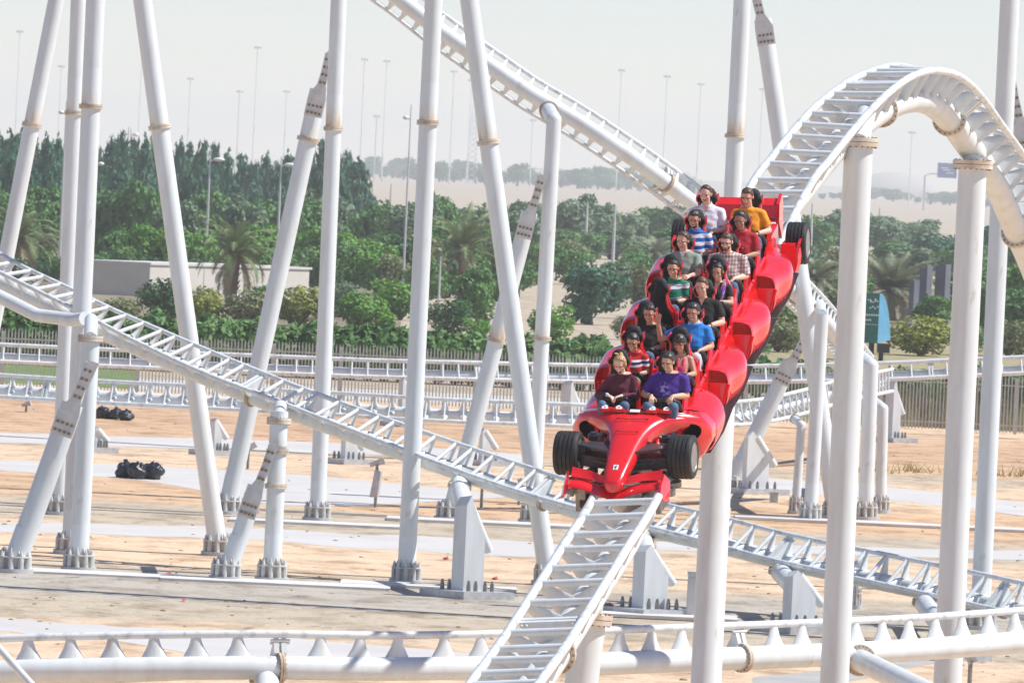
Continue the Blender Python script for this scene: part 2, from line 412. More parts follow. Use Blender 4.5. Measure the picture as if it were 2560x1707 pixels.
def columns():
    g = 'white support columns'
    column('leaning white column cutting the far left edge beside the treetops', (150,-50), (-118,1330), 40, flanges=(313,))
    column('slim white upright column, left one of the close pair at the left', (198,-30), (147,1286), 40, flanges=(283,))
    column('white upright column, right one of the close pair at the left', (240,-30), (178,1384), 48, flanges=(267,))
    column('short white column with rusty head flange carrying the sloping track at the left', (226,846), (196,1426), 47, topflange=True, stub=(228,800,194))
    column('leaning white brace bolted to the short column at the left edge', (181,1010), (31,1430), 56, plates=.7, group='bolted leaning braces')
    column('tall white column leaning left at its head, in front of the white wall', (352,-30), (546,1388), 46.5, flanges=(318,))
    column('leaning white brace whose bolted head meets a tall column above the trees', (797,225), (566,1284), 45, flanges=(349,), plates=.7, group='bolted leaning braces')
    column('slim white upright column beside the bolted brace head, above the dark trees', (848,-30), (793,1301), 40, flanges=(322,))
    column('white upright column left of the leaning one under the high track', (1086,-30), (1015,1457), 45, flanges=(307,))
    column('tall white column leaning left at its head across the high track', (1169,-30), (1371,1462), 46.5, flanges=(356,))
    column('leaning white brace with bolted head beside the column under the high track', (1324,530), (1124,1299), 42, flanges=(851,), plates=.7, group='bolted leaning braces')
    column('white column whose elbow head carries the high track in the middle', (1385,300), (1330,1306), 37.5, flanges=(846,), elbow=(1369,272,231.0))
    column('white upright column rising behind the end of the train to the top edge', (1857,-30), (1790,1302), 43, flanges=(340,))
    column('white column leaning away from the upright one behind the rear wing', (1907,50), (2090,1296), 44, plates=-.7)
    column('white upright column near the right edge behind the falling track', (2526,-30), (2449,1572), 49)
    column('leaning brace with rusty bolt plates at the right edge of the frame', (2553,310), (2760,1500), 44, plates=-.6, group='bolted leaning braces')
    column('thick white column below the nose and side pods of the train', (1806,880), (1765,1703), 77, Db=117.3, Dt=118.2, stub=(1800,840,118.6))
    column('thick white column with a bolted flange under the near side of the hill', (2147,356), (2086,1703), 72, Db=127.0, topflange=True, stub=(2166,275,127.8), capsize=1.0)
    column('thick white column with a wide flange carrying the far side of the hill', (2432,412), (2369,1703), 71, Db=136.6, topflange=True, stub=(2446,372,138.2), capsize=1.05)
    column('thick white column beside the lowest rungs of the train track', (1474,1545), (1462,1640), 84, Db=107.6, topflange=True, elbow=None, stub=(1482,1480,107.3), capsize=1.0)
    column('short white column with rusty head flange left of the box supports', (697,1052), (679,1452), 45, topflange=True, stub=(701,1015,193.0), flanges=(1128,1215))
    column('leaning white brace bolted to the short column in mid frame', (641,1215), (564,1450), 45, plates=.7, group='bolted leaning braces')
    column('slim white column with bent head right of the hill column', (2178,915), (2163,1298), 37, elbow=(2120,868,250))
    column('thinner bent-head column right of the slim one near the fence', (2207,1022), (2201,1282), 28, elbow=(2180,1000,262))
    column('white column carrying the tail of the high track behind the train', (2055,785), (2025,1302), 34, stub=(2050,760,242))
    column('low slim column with elbow head beside the leaning bolted brace', (2003,1062), (1989,1284), 22, elbow=(1985,1045,276))
    column('leaning white brace with dark bolt rows right of the side pods', (1976,905), (1822,1226), 42, plates=.7, group='bolted leaning braces')
    column('slim column standing behind the sloping track near the lower right', (2150,1400), (2140,1522), 16)
columns()

# box supports with a raking pipe on the rear side
def box_support(label, lt, lb, mt, mb_, rb, pipe, Dref=None, headD=None, ring=None, plate=True):
    """lt, lb: left edge of the shaded face; mt, mb_: the corner edge; rb: right foot; pipe: px of its lower end and its head"""
    b = G(*lb); D = depth(b); sc = D/FPX
    yaw = math.radians(38)
    wl = (mb_[0]-lb[0])*sc/math.cos(yaw)*.9; wr = (rb[0]-mb_[0])*sc/math.sin(math.radians(62))
    m0 = G(*mb_); m0.z = 0
    dl = V((-math.cos(yaw)*.95, math.sin(yaw), 0)); dr = V((math.cos(math.radians(28)), math.sin(math.radians(28)), 0))
    ht = P(mt[0], mt[1], D).z
    root = empty('box_support', m0, label, 'track support', 'box-shaped track supports')
    A0 = m0; A1 = m0 + dl*wl; A2 = m0 + dr*wr; A3 = A1 + dr*wr
    up = V((0,0,1))
    mb = MB()
    h2 = ht*.62                                   # the far edge is lower: the box top rakes down to the back
    vs = [A0, A2, A3, A1, A0+up*ht, A2+up*h2, A3+up*h2, A1+up*(ht*.97), A0.lerp(A2,.22)+up*ht*1.1, A1.lerp(A3,.22)+up*ht*1.07]
    mb.add(vs, [[0,1,5,8,4],[3,7,9,6,2],[0,4,7,3],[1,2,6,5],[4,8,9,7],[8,5,6,9],[0,3,2,1]])
    mb.build('box_body', PAINT, root, 20)
    pa = A0.lerp(A3, .5)*1.0; pa = V((pa.x, pa.y, ht*.98))
    pb = (A2+A3)/2 + dr*.28 + up*(ht*.50)
    MB().tube([pa.lerp(pb, -.05), pb], .13*max(.8, wr*1.1), 16).build('raking_pipe', PAINT, root, 50)
    if ring:
        c = P(*ring); ax = (c - V((pa.x, pa.y, ht*.8))).normalized()
        MB().tube([V((pa.x, pa.y, ht*.7)), c + ax*.35], .22, 22).build('neck', PAINT, root, 50)
        flange('flange', c, V((.15,-.1,1)), .22, root, .06, 1.3, 16)
    if plate:
        cc = (A0+A3)/2
        q = MB(); q.box(V((cc.x, cc.y, .09)), (wl*.9+.35, wr*.6+.35, .09), (dl, dr, up)); q.build('foot_plate', PLATE, root)
        for i in (-1, 1):
            for k in (-1, -.4, .4, 1):
                p = cc + dl*(i*(wl*.5+.22)) + dr*(k*(wr*.5+.05)); q = MB(); q.tube([V((p.x,p.y,.18)), V((p.x,p.y,.30)), V((p.x,p.y,.42))], [.05,.05,.025], 6)
                q.build('anchor_bolt', STEEL, root)
    return root
box_support('white box support with a raking pipe below the train, left of its track', (1128,1255), (1121,1490), (1165,1258), (1157,1495), (1206,1490), None, ring=(1149,1215,190.5))
box_support('white box support with a raking pipe just right of the lower rungs', (1576,1372), (1573,1533), (1609,1372), (1607,1540), (1667,1533), None, ring=(1606,1345,187.5))
box_support('white box support seen between the two thick right-hand columns', (1952,1436), (1950,1578), (1979,1436), (1976,1582), (2036,1578), None, ring=(1951,1430,184.8))
box_support('white box support mostly hidden by the right thick column', (2320,1540), (2316,1640), (2343,1540), (2340,1648), (2400,1640), None, ring=(2311,1508,181.5))
box_support('pale box support with a raking pipe below the leaning bolted brace', (1854,1085), (1852,1226), (1866,1085), (1864,1234), (1920,1230), None)
box_support('bright box support standing against the fence at the right', (2207,960), (2206,1098), (2229,960), (2229,1105), (2249,1100), None)
box_support('small box support under the far track, left of the leaning columns', (991,950), (990,1062), (1004,950), (1003,1066), (1017,1062), None)
box_support('small box support under the far track, just left of the train', (1399,957), (1398,1062), (1424,957), (1423,1068), (1440,1064), None)
box_support('low box support beyond the tall leaning column at the left', (530,1050), (518,1134), (540,1050), (534,1138), (552,1134), None)
box_support('low box support to the right of the upright slim column', (850,1080), (848,1156), (864,1080), (862,1160), (892,1156), None)
box_support('low box support behind the crossing of two leaning columns', (1196,1075), (1194,1160), (1206,1075), (1204,1163), (1224,1160), None)
box_support('low box support behind the short column with rusty flange, left', (232,1070), (231,1128), (238,1070), (237,1131), (250,1128), None)

# struts that brace the bottom track and the left end of the sloping one
def strut(label, pts, w, ring=None, cat='strut'):
    q = [P(*p) for p in pts]
    if 'bottom' in label:
        d = (q[-1]-q[-2]).normalized(); q[-1] = q[-1] + d*(q[-1].z/-d.z)
    r = w/2/FPX*pts[0][2]
    root = empty('track_strut', q[0], label, cat, 'raking track struts')
    MB().tube(q, r, 22).build('pipe', PAINT, root, 50)
    if ring: flange('flange', q[0].lerp(q[1], ring), q[1]-q[0], r, root, .06, 1.42, 22)
    return root
strut('raking strut with a rusty bolt ring leaving the bottom track at the right', [(2118,1634,131.0),(2300,1722,127.0),(2950,2040,113.5)], 56, .17)
strut('raking strut with a bolt ring dropping from the bottom track at the left', [(664,1672,124.6),(672,1770,123.0),(700,2040,119.0)], 62, .18)
strut('pipe slanting down across the bottom left corner', [(-60,1555,117.5),(110,1745,116.5),(370,2025,114.5)], 19)
strut('beige pipe arm under the sloping track at the left edge', [(-60,712,197.5),(92,788,196.6),(185,800,196.0),(212,796,195.6)], 34)
# ------------------------------------------------------------------ ground, paths, lawn
def ground_mat():
    m, nt, b = new_mat('desert_ground'); N = nt.nodes; L = nt.links
    tc = N.new('ShaderNodeTexCoord'); sep = N.new('ShaderNodeSeparateXYZ'); L.new(tc.outputs['Object'], sep.inputs[0])
    def nz(scale, det, stretch, rough=.6):
        mp = N.new('ShaderNodeMapping'); mp.inputs['Scale'].default_value = stretch; L.new(tc.outputs['Object'], mp.inputs[0])
        n = N.new('ShaderNodeTexNoise'); n.inputs['Scale'].default_value = scale; n.inputs['Detail'].default_value = det; n.inputs['Roughness'].default_value = rough
        L.new(mp.outputs[0], n.inputs['Vector']); return n
    def mth(op, a, c):
        q = N.new('ShaderNodeMath'); q.operation = op
        for i, x in enumerate((a, c)):
            if isinstance(x, (int, float)): q.inputs[i].default_value = x
            else: L.new(x, q.inputs[i])
        return q.outputs[0]
    n1 = nz(.16, 5, (.55, 1, 1)); n2 = nz(1.2, 8, (.5, .35, 1), .7); n3 = nz(.45, 4, (1, .25, 1))
    d = mth('ADD', sep.outputs[1], mth('MULTIPLY', mth('SUBTRACT', n1.outputs[0], .5), 16.0))
    d = mth('ADD', d, mth('MULTIPLY', mth('SUBTRACT', n3.outputs[0], .5), 7.0))
    t = mth('DIVIDE', mth('SUBTRACT', d, 140.0), 220.0)
    peach = (.71, .53, .36); orange = (.63, .425, .26); tan = (.51, .43, .32); grey = (.45, .41, .345); deep = (.57, .37, .225)
    stops = [(150, peach), (167, peach), (172, tan), (178, tan), (182, grey), (187, grey), (191, tan), (196, peach), (211, peach), (217, tan), (226, tan), (229, orange), (243, orange), (250, peach), (266, peach), (274, tan), (282, orange), (300, deep), (318, orange), (330, peach), (350, tan)]
    rp = N.new('ShaderNodeValToRGB'); rp.color_ramp.interpolation = 'LINEAR'
    e = rp.color_ramp.elements
    e[0].position = (stops[0][0]-140)/220; e[0].color = (*stops[0][1], 1); e[1].position = (stops[-1][0]-140)/220; e[1].color = (*stops[-1][1], 1)
    for s, c in stops[1:-1]:
        q = e.new((s-140)/220); q.color = (*c, 1)
    L.new(t, rp.inputs[0])
    # fine dry streaks and dark crumbs
    r2 = N.new('ShaderNodeValToRGB'); r2.color_ramp.elements[0].position = .34; r2.color_ramp.elements[0].color = (.52, .45, .37, 1); r2.color_ramp.elements[1].position = .54; r2.color_ramp.elements[1].color = (1, 1, 1, 1)
    q = r2.color_ramp.elements.new(.68); q.color = (1.0, .97, .93, 1)
    L.new(n2.outputs[0], r2.inputs[0])
    n4 = nz(3.2, 5, (.45, .22, 1), .75); r3 = N.new('ShaderNodeValToRGB'); r3.color_ramp.elements[0].position = .33; r3.color_ramp.elements[0].color = (.36, .30, .24, 1); r3.color_ramp.elements[1].position = .42; r3.color_ramp.elements[1].color = (1, 1, 1, 1)
    L.new(n4.outputs[0], r3.inputs[0])
    m1 = N.new('ShaderNodeMix'); m1.data_type = 'RGBA'; m1.blend_type = 'MULTIPLY'; m1.inputs[0].default_value = .9
    L.new(rp.outputs[0], m1.inputs[6]); L.new(r2.outputs[0], m1.inputs[7])
    m2 = N.new('ShaderNodeMix'); m2.data_type = 'RGBA'; m2.blend_type = 'MULTIPLY'; m2.inputs[0].default_value = .8
    L.new(m1.outputs[2], m2.inputs[6]); L.new(r3.outputs[0], m2.inputs[7])
    L.new(m2.outputs[2], b.inputs['Base Color']); b.inputs['Roughness'].default_value = .95
    add_bump(nt, b, n4, .6, .12)
    return m
def sheet(name, poly, z, m, kind='structure'):
    mb = MB(); mb.add([V((p.x, p.y, z)) for p in poly], [list(range(len(poly)))])
    return tag(mb.build(name, m, None, 0), kind=kind)
sheet('ground', [V((-9000, -200, 0)), V((9000, -200, 0)), V((26000, 30000, 0)), V((-26000, 30000, 0))], 0, ground_mat())

def band(name, up, lo, z, m):
    """a strip whose two edges are given as pixels on the ground, with slightly wandering edges"""
    def dense(e):
        o = []
        pts = [G(*q) for q in e]
        n = (len(pts)-1)*14
        for i in range(n+1):
            p = crom(pts, i*(len(pts)-1)/n)
            p.y += noise.noise(V((p.x*.5, len(o)*.13, z*900)))*.9 + noise.noise(V((p.x*2.1, 3, z*700)))*.35; o.append(p)
        return o
    a = dense(up); b = dense(lo); mb = MB()
    vs = [V((p.x, p.y, z)) for p in a] + [V((p.x, p.y, z)) for p in b]
    n = len(a)
    mb.add(vs, [[i, i+1, n+i+1, n+i] for i in range(n-1)])
    return tag(mb.build(name, m, None, 0), kind='structure')
PATHM = mat('path_concrete', (.52, .50, .475), (.60, .58, .555), .35, .9, detail=9, lo=.3, hi=.7)
band('path', [(-80,1538),(219,1560),(494,1579),(860,1606),(1250,1640)], [(-80,1573),(110,1586),(300,1606),(600,1645),(1250,1695)], .004, PATHM)
band('path', [(-80,1303),(500,1316),(860,1332),(1250,1350),(1600,1372)], [(-80,1326),(500,1345),(860,1366),(1250,1390),(1600,1396)], .004, PATHM)
band('path', [(-80,1148),(400,1166),(700,1184),(900,1200),(1300,1240)], [(-80,1172),(350,1200),(550,1236),(700,1262),(900,1264),(1300,1272)], .004, PATHM)
band('path', [(-80,1080),(860,1108),(1350,1138)], [(-80,1104),(860,1134),(1350,1158)], .004, PATHM)
band('path', [(1830,1190),(2215,1218),(2680,1268)], [(1830,1220),(2215,1250),(2680,1302)], .004, PATHM)
band('path', [(1640,1352),(2140,1367),(2680,1378)], [(1640,1374),(2140,1388),(2680,1402)], .004, PATHM)
band('path', [(1880,1690),(2140,1660),(2400,1610),(2700,1560)], [(1880,1720),(2140,1700),(2400,1640),(2700,1590)], .004, mat('worn_tarmac', (.36,.35,.33), (.46,.445,.42), .8, .9, detail=8))
for x0, x1, y, lb in ((-30, 395, 1433, 'long low concrete slab under the short column and brace at the left'), (470, 905, 1459, 'long low concrete slab under the mid short column and its brace'), (905, 1235, 1468, 'concrete slab linking the upright column to the box support'),
                  (640, 960, 1311, 'concrete slab under the slim column beside the bolted brace'), (1060, 1480, 1312, 'concrete slab under the elbow-headed column behind the train track'), (1960, 2440, 1312, 'concrete slab under the slim bent-head columns at the right'), (1540, 1800, 1545, 'concrete slab under the box support right of the lower rungs')):
    a = G(x0, y); b = G(x1, y); c = (a+b)/2
    slab(V((c.x, c.y, 0)), (b-a).length/2, .8, lb)
LAWN = mat('lawn_green', (.10, .19, .035), (.17, .27, .06), .8, .9, detail=8)
def flat(name, x0, x1, d0, d1, z, m):
    a = d0/FPX; b = d1/FPX
    return sheet(name, [V(((x0-1280)*a, d0, 0)), V(((x1-1280)*a, d0, 0)), V(((x1-1280)*b, d1, 0)), V(((x0-1280)*b, d1, 0))], z, m)
flat('lawn', -200, 345, 336, 400, .006, LAWN)
flat('lawn', 1250, 1760, 398, 452, .006, mat('thin_lawn', (.22,.24,.10), (.34,.33,.17), .6, .9, detail=8))
flat('path', 345, 1600, 336, 352, .006, mat('pale_path', (.50,.48,.44), (.60,.58,.54), .7, .9))
DRY = mat('dry_grass_ground', (.24, .21, .09), (.42, .36, .20), .9, .95, detail=9)
flat('dry_ground', 1760, 2760, 336, 520, .006, DRY)
SOIL = mat('soil_ground', (.15, .13, .08), (.30, .25, .16), .3, .95, detail=8)
flat('soil', -400, 1000, 420, 700, .008, SOIL)
flat('soil', 1990, 3000, 520, 800, .008, SOIL)

# low far rise on the horizon
mb = MB()
c = P(2235, 486, 11000); c.z = 0
mb.ell(c, (62, 40, 30), nu=32, nv=12)
tag(mb.build('hills', mat('far_sand_rise', (.45,.40,.33), (.52,.47,.40), .01, 1)), kind='structure')

# ------------------------------------------------------------------ foliage
def leaf_cloud(mb, blobs, n, size, rnd, flatness=.5, tri=False):
    tot = sum(b[1][0]*b[1][1]*b[1][2] for b in blobs)
    for c, r in blobs:
        k = max(4, int(n*r[0]*r[1]*r[2]/tot))
        for _ in range(k):
            d = V((rnd.gauss(0,1), rnd.gauss(0,1), rnd.gauss(0,1))).normalized()
            q = rnd.random()**.28
            p = V((c[0] + d.x*r[0]*q, c[1] + d.y*r[1]*q, c[2] + d.z*r[2]*q))
            if r[0] > .09 and noise.noise(p*(2.2/max(.3, r[0])*.8) + V((7,3,1))*r[2]) < -.22: continue
            nrm = (d + V((rnd.gauss(0,.6), rnd.gauss(0,.6), rnd.gauss(0,.6)+.25))).normalized()
            a, b = frame(nrm); th = rnd.random()*6.28
            a, b = a*math.cos(th) + b*math.sin(th), b*math.cos(th) - a*math.sin(th)
            s = size*rnd.uniform(.6, 1.35)
            mb.add([p - a*s, p - b*s*flatness, p + a*s, p + b*s*flatness], [[0,1,2,3]])

def leaf_mat(name, dark, light, scale=.5, transl=.22):
    return mat(name, dark, light, scale, .6, lo=.36, hi=.66, detail=5, transl=transl, spec=.3)
LM = dict(
    fir=leaf_mat('leaves_blue_green', (.038,.13,.075), (.115,.26,.15), .35, .15),
    mid=leaf_mat('leaves_mid_green', (.07,.19,.05), (.19,.36,.10), .4),
    bright=leaf_mat('leaves_bright_green', (.09,.26,.035), (.23,.44,.075), .8),
    yellow=leaf_mat('leaves_yellow_green', (.18,.24,.04), (.40,.43,.08), .9),
    dark=leaf_mat('leaves_dark_glossy', (.025,.085,.03), (.08,.20,.06), .9, .1),
    olive=leaf_mat('leaves_dusty_olive', (.15,.19,.08), (.31,.34,.16), .7),
    grey=leaf_mat('leaves_grey_green', (.10,.19,.10), (.24,.34,.19), .7),
    hedge=leaf_mat('leaves_hedge', (.07,.18,.05), (.20,.35,.11), .7),
)
BARK = mat('bark', (.12,.09,.06), (.24,.19,.13), 4, .95, stretch=(6,6,1), bump=.5)
PALMT = mat('palm_bark', (.16,.11,.075), (.30,.22,.15), 7, .95, stretch=(1,1,4), bump=.8, bdist=.05)
FROND = leaf_mat('palm_fronds', (.11,.17,.06), (.34,.39,.19), .6, .2)
FRONDG = leaf_mat('palm_fronds_grey', (.17,.20,.12), (.42,.44,.29), .6, .2)
FRONDD = leaf_mat('palm_fronds_dry', (.36,.30,.17), (.58,.50,.33), .6, .2)

def tree_proto(kind, seed):
    """unit tree: height 1, crown radius about .5 (scaled when placed)"""
    rnd = random.Random(seed); root = empty('tree', (0,0,0), '', 'tree')
    mb = MB(); tr = MB()
    if kind == 'fir':
        tr.tube([V((0,0,0)), V((.01,0,.5)), V((0,0,.95))], [.030,.02,.004], 7)
        bl = []
        for k in range(18):
            z = .04 + .85*k/17; w = .46*(1 - max(0, (z-.06)/.88)**2.0) + .035
            for j in range(4 if z < .6 else 3 if z < .85 else 1):
                a = rnd.random()*6.28; bl.append(((math.cos(a)*w*.52, math.sin(a)*w*.52, z), (w*.60+.03, w*.60+.03, .075)))
        leaf_cloud(mb, bl, 4200, .060, rnd, .5)
    else:
        tr.tube([V((0,0,0)), V((.015,.01,.2)), V((0,0,.42))], [.045,.034,.02], 8)
        for k in range(6):
            a = k*1.05 + rnd.random(); tr.tube([V((0,0,.25+.03*k)), V((math.cos(a)*.16, math.sin(a)*.16, .48)), V((math.cos(a)*.30, math.sin(a)*.30, .62+.04*k))], [.02,.012,.004], 5)
        bl = []
        for k in range(19):
            a = rnd.random()*6.28; q = rnd.random()**.6*.34; z = rnd.uniform(.16, .82); q *= 1.1 - abs(z-.5)*.8
            bl.append(((math.cos(a)*q, math.sin(a)*q, z), (rnd.uniform(.12,.21), rnd.uniform(.12,.21), rnd.uniform(.09,.16))))
        bl.append(((0,0,.52), (.36,.36,.36)))
        leaf_cloud(mb, bl, 3600, .042, rnd, .6)
    tr.build('trunk', BARK, root, 60, origin=(0,0,0)); 
    mb.build('crown', LM['mid'], root, 0, origin=(0,0,0))
    return root

def bush_proto(seed):
    rnd = random.Random(seed); root = empty('shrub', (0,0,0), '', 'shrub')
    mb = MB(); tr = MB()
    for k in range(7):
        a = k*.9; tr.tube([V((0,0,0)), V((math.cos(a)*.2, math.sin(a)*.2, .35)), V((math.cos(a)*.33, math.sin(a)*.33, .7))], [.025,.015,.005], 5)
    bl = [((0,0,.45), (.42,.42,.42))]
    for k in range(12):
        a = rnd.random()*6.28; q = rnd.uniform(.1,.38); z = rnd.uniform(.15,.78); bl.append(((math.cos(a)*q, math.sin(a)*q, z), (rnd.uniform(.13,.22),)*2 + (rnd.uniform(.10,.2),)))
    leaf_cloud(mb, bl, 2300, .040, rnd, .6)
    tr.build('stems', BARK, root, 60, origin=(0,0,0)); mb.build('foliage', LM['mid'], root, 0, origin=(0,0,0))
    return root

def palm_proto(seed, nf=38, droop=.72, dry=9, trunk=.42):
    """unit palm: height about 1"""
    rnd = random.Random(seed); root = empty('palm_tree', (0,0,0), '', 'palm tree')
    tr = MB(); tr.tube([V((0,0,0)), V((.012,0,.1)), V((.006,.01,trunk*.7)), V((0,0,trunk)), V((0,0,trunk+.07))], [.050,.042,.040,.052,.03], 10)
    for k in range(26):
        a = k*2.4; z = .05 + (trunk-.02)*k/26; d = V((math.cos(a), math.sin(a), 0)); tr.prism([d*.036 + V((0,0,z)) - d.cross(V((0,0,1)))*.018, d*.036 + V((0,0,z)) + d.cross(V((0,0,1)))*.018, d*.066 + V((0,0,z+.04))], V((0,0,.012)))
    tr.build('trunk', PALMT, root, 40, origin=(0,0,0))
    def frond(mb, az, el, ln, dr):
        d = V((math.cos(az), math.sin(az), 0)); p = V((0,0,trunk+.05)) + d*.02; n = 16; e = el
        side = d.cross(V((0,0,1))); prev = p
        for i in range(n):
            u = (i+1)/n; t = d*math.cos(e) + V((0,0,1))*math.sin(e); q = prev + t*(ln/n); e -= dr*(.6 + 1.2*u)/n
            upv = side.cross(t)
            mb.add([prev - side*.003, prev + side*.003, q + side*.002, q - side*.002], [[0,1,2,3]])
            ll = .092*math.sin(PI*min(.97, .12 + u*.86))**.6
            for sd in (-1, 1):
                for h in (0, .5):
                    b0 = prev.lerp(q, h); tip = b0 + (side*sd*.75 + t*.62 + upv*(.30 - .5*u*rnd.random()))*ll*rnd.uniform(.8,1.15) - V((0,0,.03*u))
                    w = t*.009
                    mb.add([b0 - w, b0 + w, tip], [[0,1,2]])
            prev = q
    mb = MB(); dm = MB()
    for k in range(nf):
        u = k/nf; frond(mb, k*2.399 + rnd.random()*.3, 1.42 - 1.45*u + rnd.uniform(-.12,.12), rnd.uniform(.42,.53), droop*(.9 + 1.1*rnd.random()))
    for k in range(dry): frond(dm, k*1.1 + rnd.random(), -.55 - .5*rnd.random(), rnd.uniform(.34,.46), .9)
    mb.build('fronds', FROND, root, 0, origin=(0,0,0))
    if dry: dm.build('dry_fronds', FRONDD, root, 0, origin=(0,0,0))
    return root

PROTO = {}
def place(kind, x, yb, yt, w, label, group=None, m=None, cat=None, rot=None):
    """a copy of a plant: px of its foot, px of its top, px width; its foot stands on the ground there"""
    if kind not in PROTO:
        PROTO[kind] = [tree_proto('fir', 11), tree_proto('fir', 12), tree_proto('fir', 13)] if kind == 'fir' else \
            [tree_proto('round', 21), tree_proto('round', 22), tree_proto('round', 23), tree_proto('round', 24)] if kind == 'round' else \
            [bush_proto(31), bush_proto(32), bush_proto(33)] if kind == 'bush' else \
            [palm_proto(41), palm_proto(42, 34, .85, 11, .40)] if kind == 'palm' else [palm_proto(43, 60, .6, 6, .30), palm_proto(44, 54, .5, 4, .26)]
        for p in PROTO[kind]: p['used'] = 0
    lst = PROTO[kind]; pr = lst[R.randrange(len(lst))]
    g = G(x, yb); D = depth(g); h = (yb-yt)/FPX*D; wd = w/FPX*D
    o = copy_tree(pr)
    del o['used']
    o.location = g; o.rotation_euler = (0, 0, rot if rot is not None else R.random()*6.28)
    cw = {'fir': .92, 'round': .88, 'bush': .95, 'palm': .74, 'fan': .85}[kind]
    o.scale = (wd/cw, wd/cw, h/(.98 if kind in ('palm', 'fan') else .96))
    tag(o, label, cat, group)
    if m:
        for ch in o.children:
            if ch.name.split('.')[0] in ('crown', 'foliage', 'fronds'):
                ch.data = MCOPY(ch.data, m)
    return o
_mc = {}
def MCOPY(me, m):
    k = (me.name, m.name)
    if k not in _mc:
        c = me.copy(); c.materials[0] = m; _mc[k] = c
    return _mc[k]

def plants():
    r = random.Random(5)
    prof = [(-60,300),(0,303),(60,322),(110,330),(180,338),(250,335),(300,318),(350,322),(450,328),(500,320),(540,335),(590,372),(640,378),(690,372),(730,352),(780,340),(830,342),(870,352),(905,385)]
    def py(x):
        for i in range(len(prof)-1):
            if prof[i][0] <= x <= prof[i+1][0]:
                u = (x-prof[i][0])/(prof[i+1][0]-prof[i][0]); return prof[i][1]*(1-u) + prof[i+1][1]*u
        return prof[-1][1]
    gb = 'dark conifers of the tall tree belt'
    lb = 'dark blue-green conical tree, one of the tall belt on the left skyline'
    x = -50
    while x < 905:
        place('fir', x, 600 + r.uniform(-12, 12), py(x) + r.uniform(-6, 22), r.uniform(74, 104), lb, gb, LM['fir']); x += r.uniform(24, 36)
    x = -40
    lb2 = 'dark conical tree standing in the lower front rank of the tall belt'
    while x < 890:
        place('fir', x, 632 + r.uniform(-10, 10), py(x) + r.uniform(55, 95), r.uniform(80, 110), lb2, gb, LM['fir']); x += r.uniform(44, 62)
    gm = 'leafy trees in front of the tall belt'
    lm_ = 'mid green round-crowned tree in front of the dark conifer belt'
    x = -20
    while x < 1010:
        place('round', x, 668 + r.uniform(-12, 12), 470 + r.uniform(-30, 40) + max(0, x-800)*.12, r.uniform(120, 165), lm_, gm, LM['mid'] if r.random() < .7 else LM['grey']); x += r.uniform(58, 84)
    lm2 = 'bright green bushy tree low in front of the dark trees on the left'
    for x in (285, 345, 415, 490, 650, 770, 840, 900, 960):
        place('round', x, 705 + r.uniform(-8, 8), 560 + r.uniform(-25, 25), r.uniform(105, 140), lm2, 'low bright trees beside the white wall', LM['bright'] if r.random() < .55 else LM['mid'])
    lu = 'low undergrowth bush filling the shade under the trees at left'
    x = -40
    while x < 1060:
        place('bush', x, 712 + r.uniform(-8, 8), 622 + r.uniform(-20, 20), r.uniform(100, 140), lu, 'undergrowth bushes below the trees', LM[r.choice(('mid','mid','hedge','dark','bright'))]); x += r.uniform(52, 76)
    for x in (1010, 1060, 1110, 1165, 1220, 1000, 1060):
        place('round', x, 742 + r.uniform(-12, 6), 590 + r.uniform(-30, 30), r.uniform(110, 140), 'green tree crowding round the foot of the big date palm', 'trees round the big date palm', LM[r.choice(('mid','hedge','olive','dark'))])
    # palms
    place('palm', 582, 764, 484, 200, 'shaggy date palm standing before the long white wall', m=FROND)
    place('palm', 1152, 766, 476, 205, 'full date palm between two white columns left of centre', m=FROND)
    place('palm', 42, 712, 470, 190, 'date palm half hidden by the leaning column at the far left')
    place('palm', 112, 690, 545, 120, 'small dusty palm with a thin trunk at the left', m=FRONDG)
    place('palm', 1640, 705, 560, 150, 'grey-green palm at the left shoulder of the train', m=FRONDG)
    place('palm', 2035, 800, 600, 170, 'dusty palm behind the thick hill column', m=FRONDG)
    place('fan', 2225, 800, 565, 300, 'broad palm with long sweeping pale fronds behind the teal sign', m=FRONDG)
    place('palm', 340, 640, 445, 95, 'pale silvery palm among the dark trees at the left', m=FRONDG)
    # trees in the middle
    place('round', 1475, 812, 642, 175, 'dark green lone tree on bare sand left of the train', m=LM['fir'])
    place('round', 1190, 815, 645, 110, 'small dark tree beside the big date palm', m=LM['mid'])
    place('round', 1285, 700, 500, 150, 'tall dusty tree seen between the leaning brace and elbow column', m=LM['grey'])
    gh = 'hazy trees beyond the sand clearing'
    for x, yb, yt, w in ((1300,640,492,130),(1375,632,498,120),(1430,640,480,130),(1500,632,500,130),(1570,628,520,125),(1640,622,512,130),(1700,625,505,120),(1240,640,505,110),(1085,660,470,140),(1180,650,500,120),(1030,690,490,150),(1110,720,540,150)):
        place('round', x, yb, yt, w, 'hazy green tree beyond the sand clearing left of the train', gh, LM['mid'] if r.random() < .6 else LM['grey'])
    gr = 'trees behind the right-hand columns'
    for x, yb, yt, w, k in ((1990,650,530,120,'mid'),(2040,655,545,120,'mid'),(2110,640,520,150,'grey'),(2200,640,528,170,'grey'),(2290,640,545,150,'grey'),(2350,690,575,150,'fir'),(2430,690,560,150,'mid'),(2520,700,548,160,'fir'),(2590,720,560,160,'mid'),(2000,720,600,140,'grey'),(2060,760,640,150,'olive'),(2500,800,650,150,'mid'),(2570,810,640,150,'bright'),(2130,740,600,150,'olive'),(1960,690,560,110,'mid')):
        place('round', x, yb, yt, w, 'tree behind the thick right-hand columns, its crown crowding its neighbours', gr, LM[k])
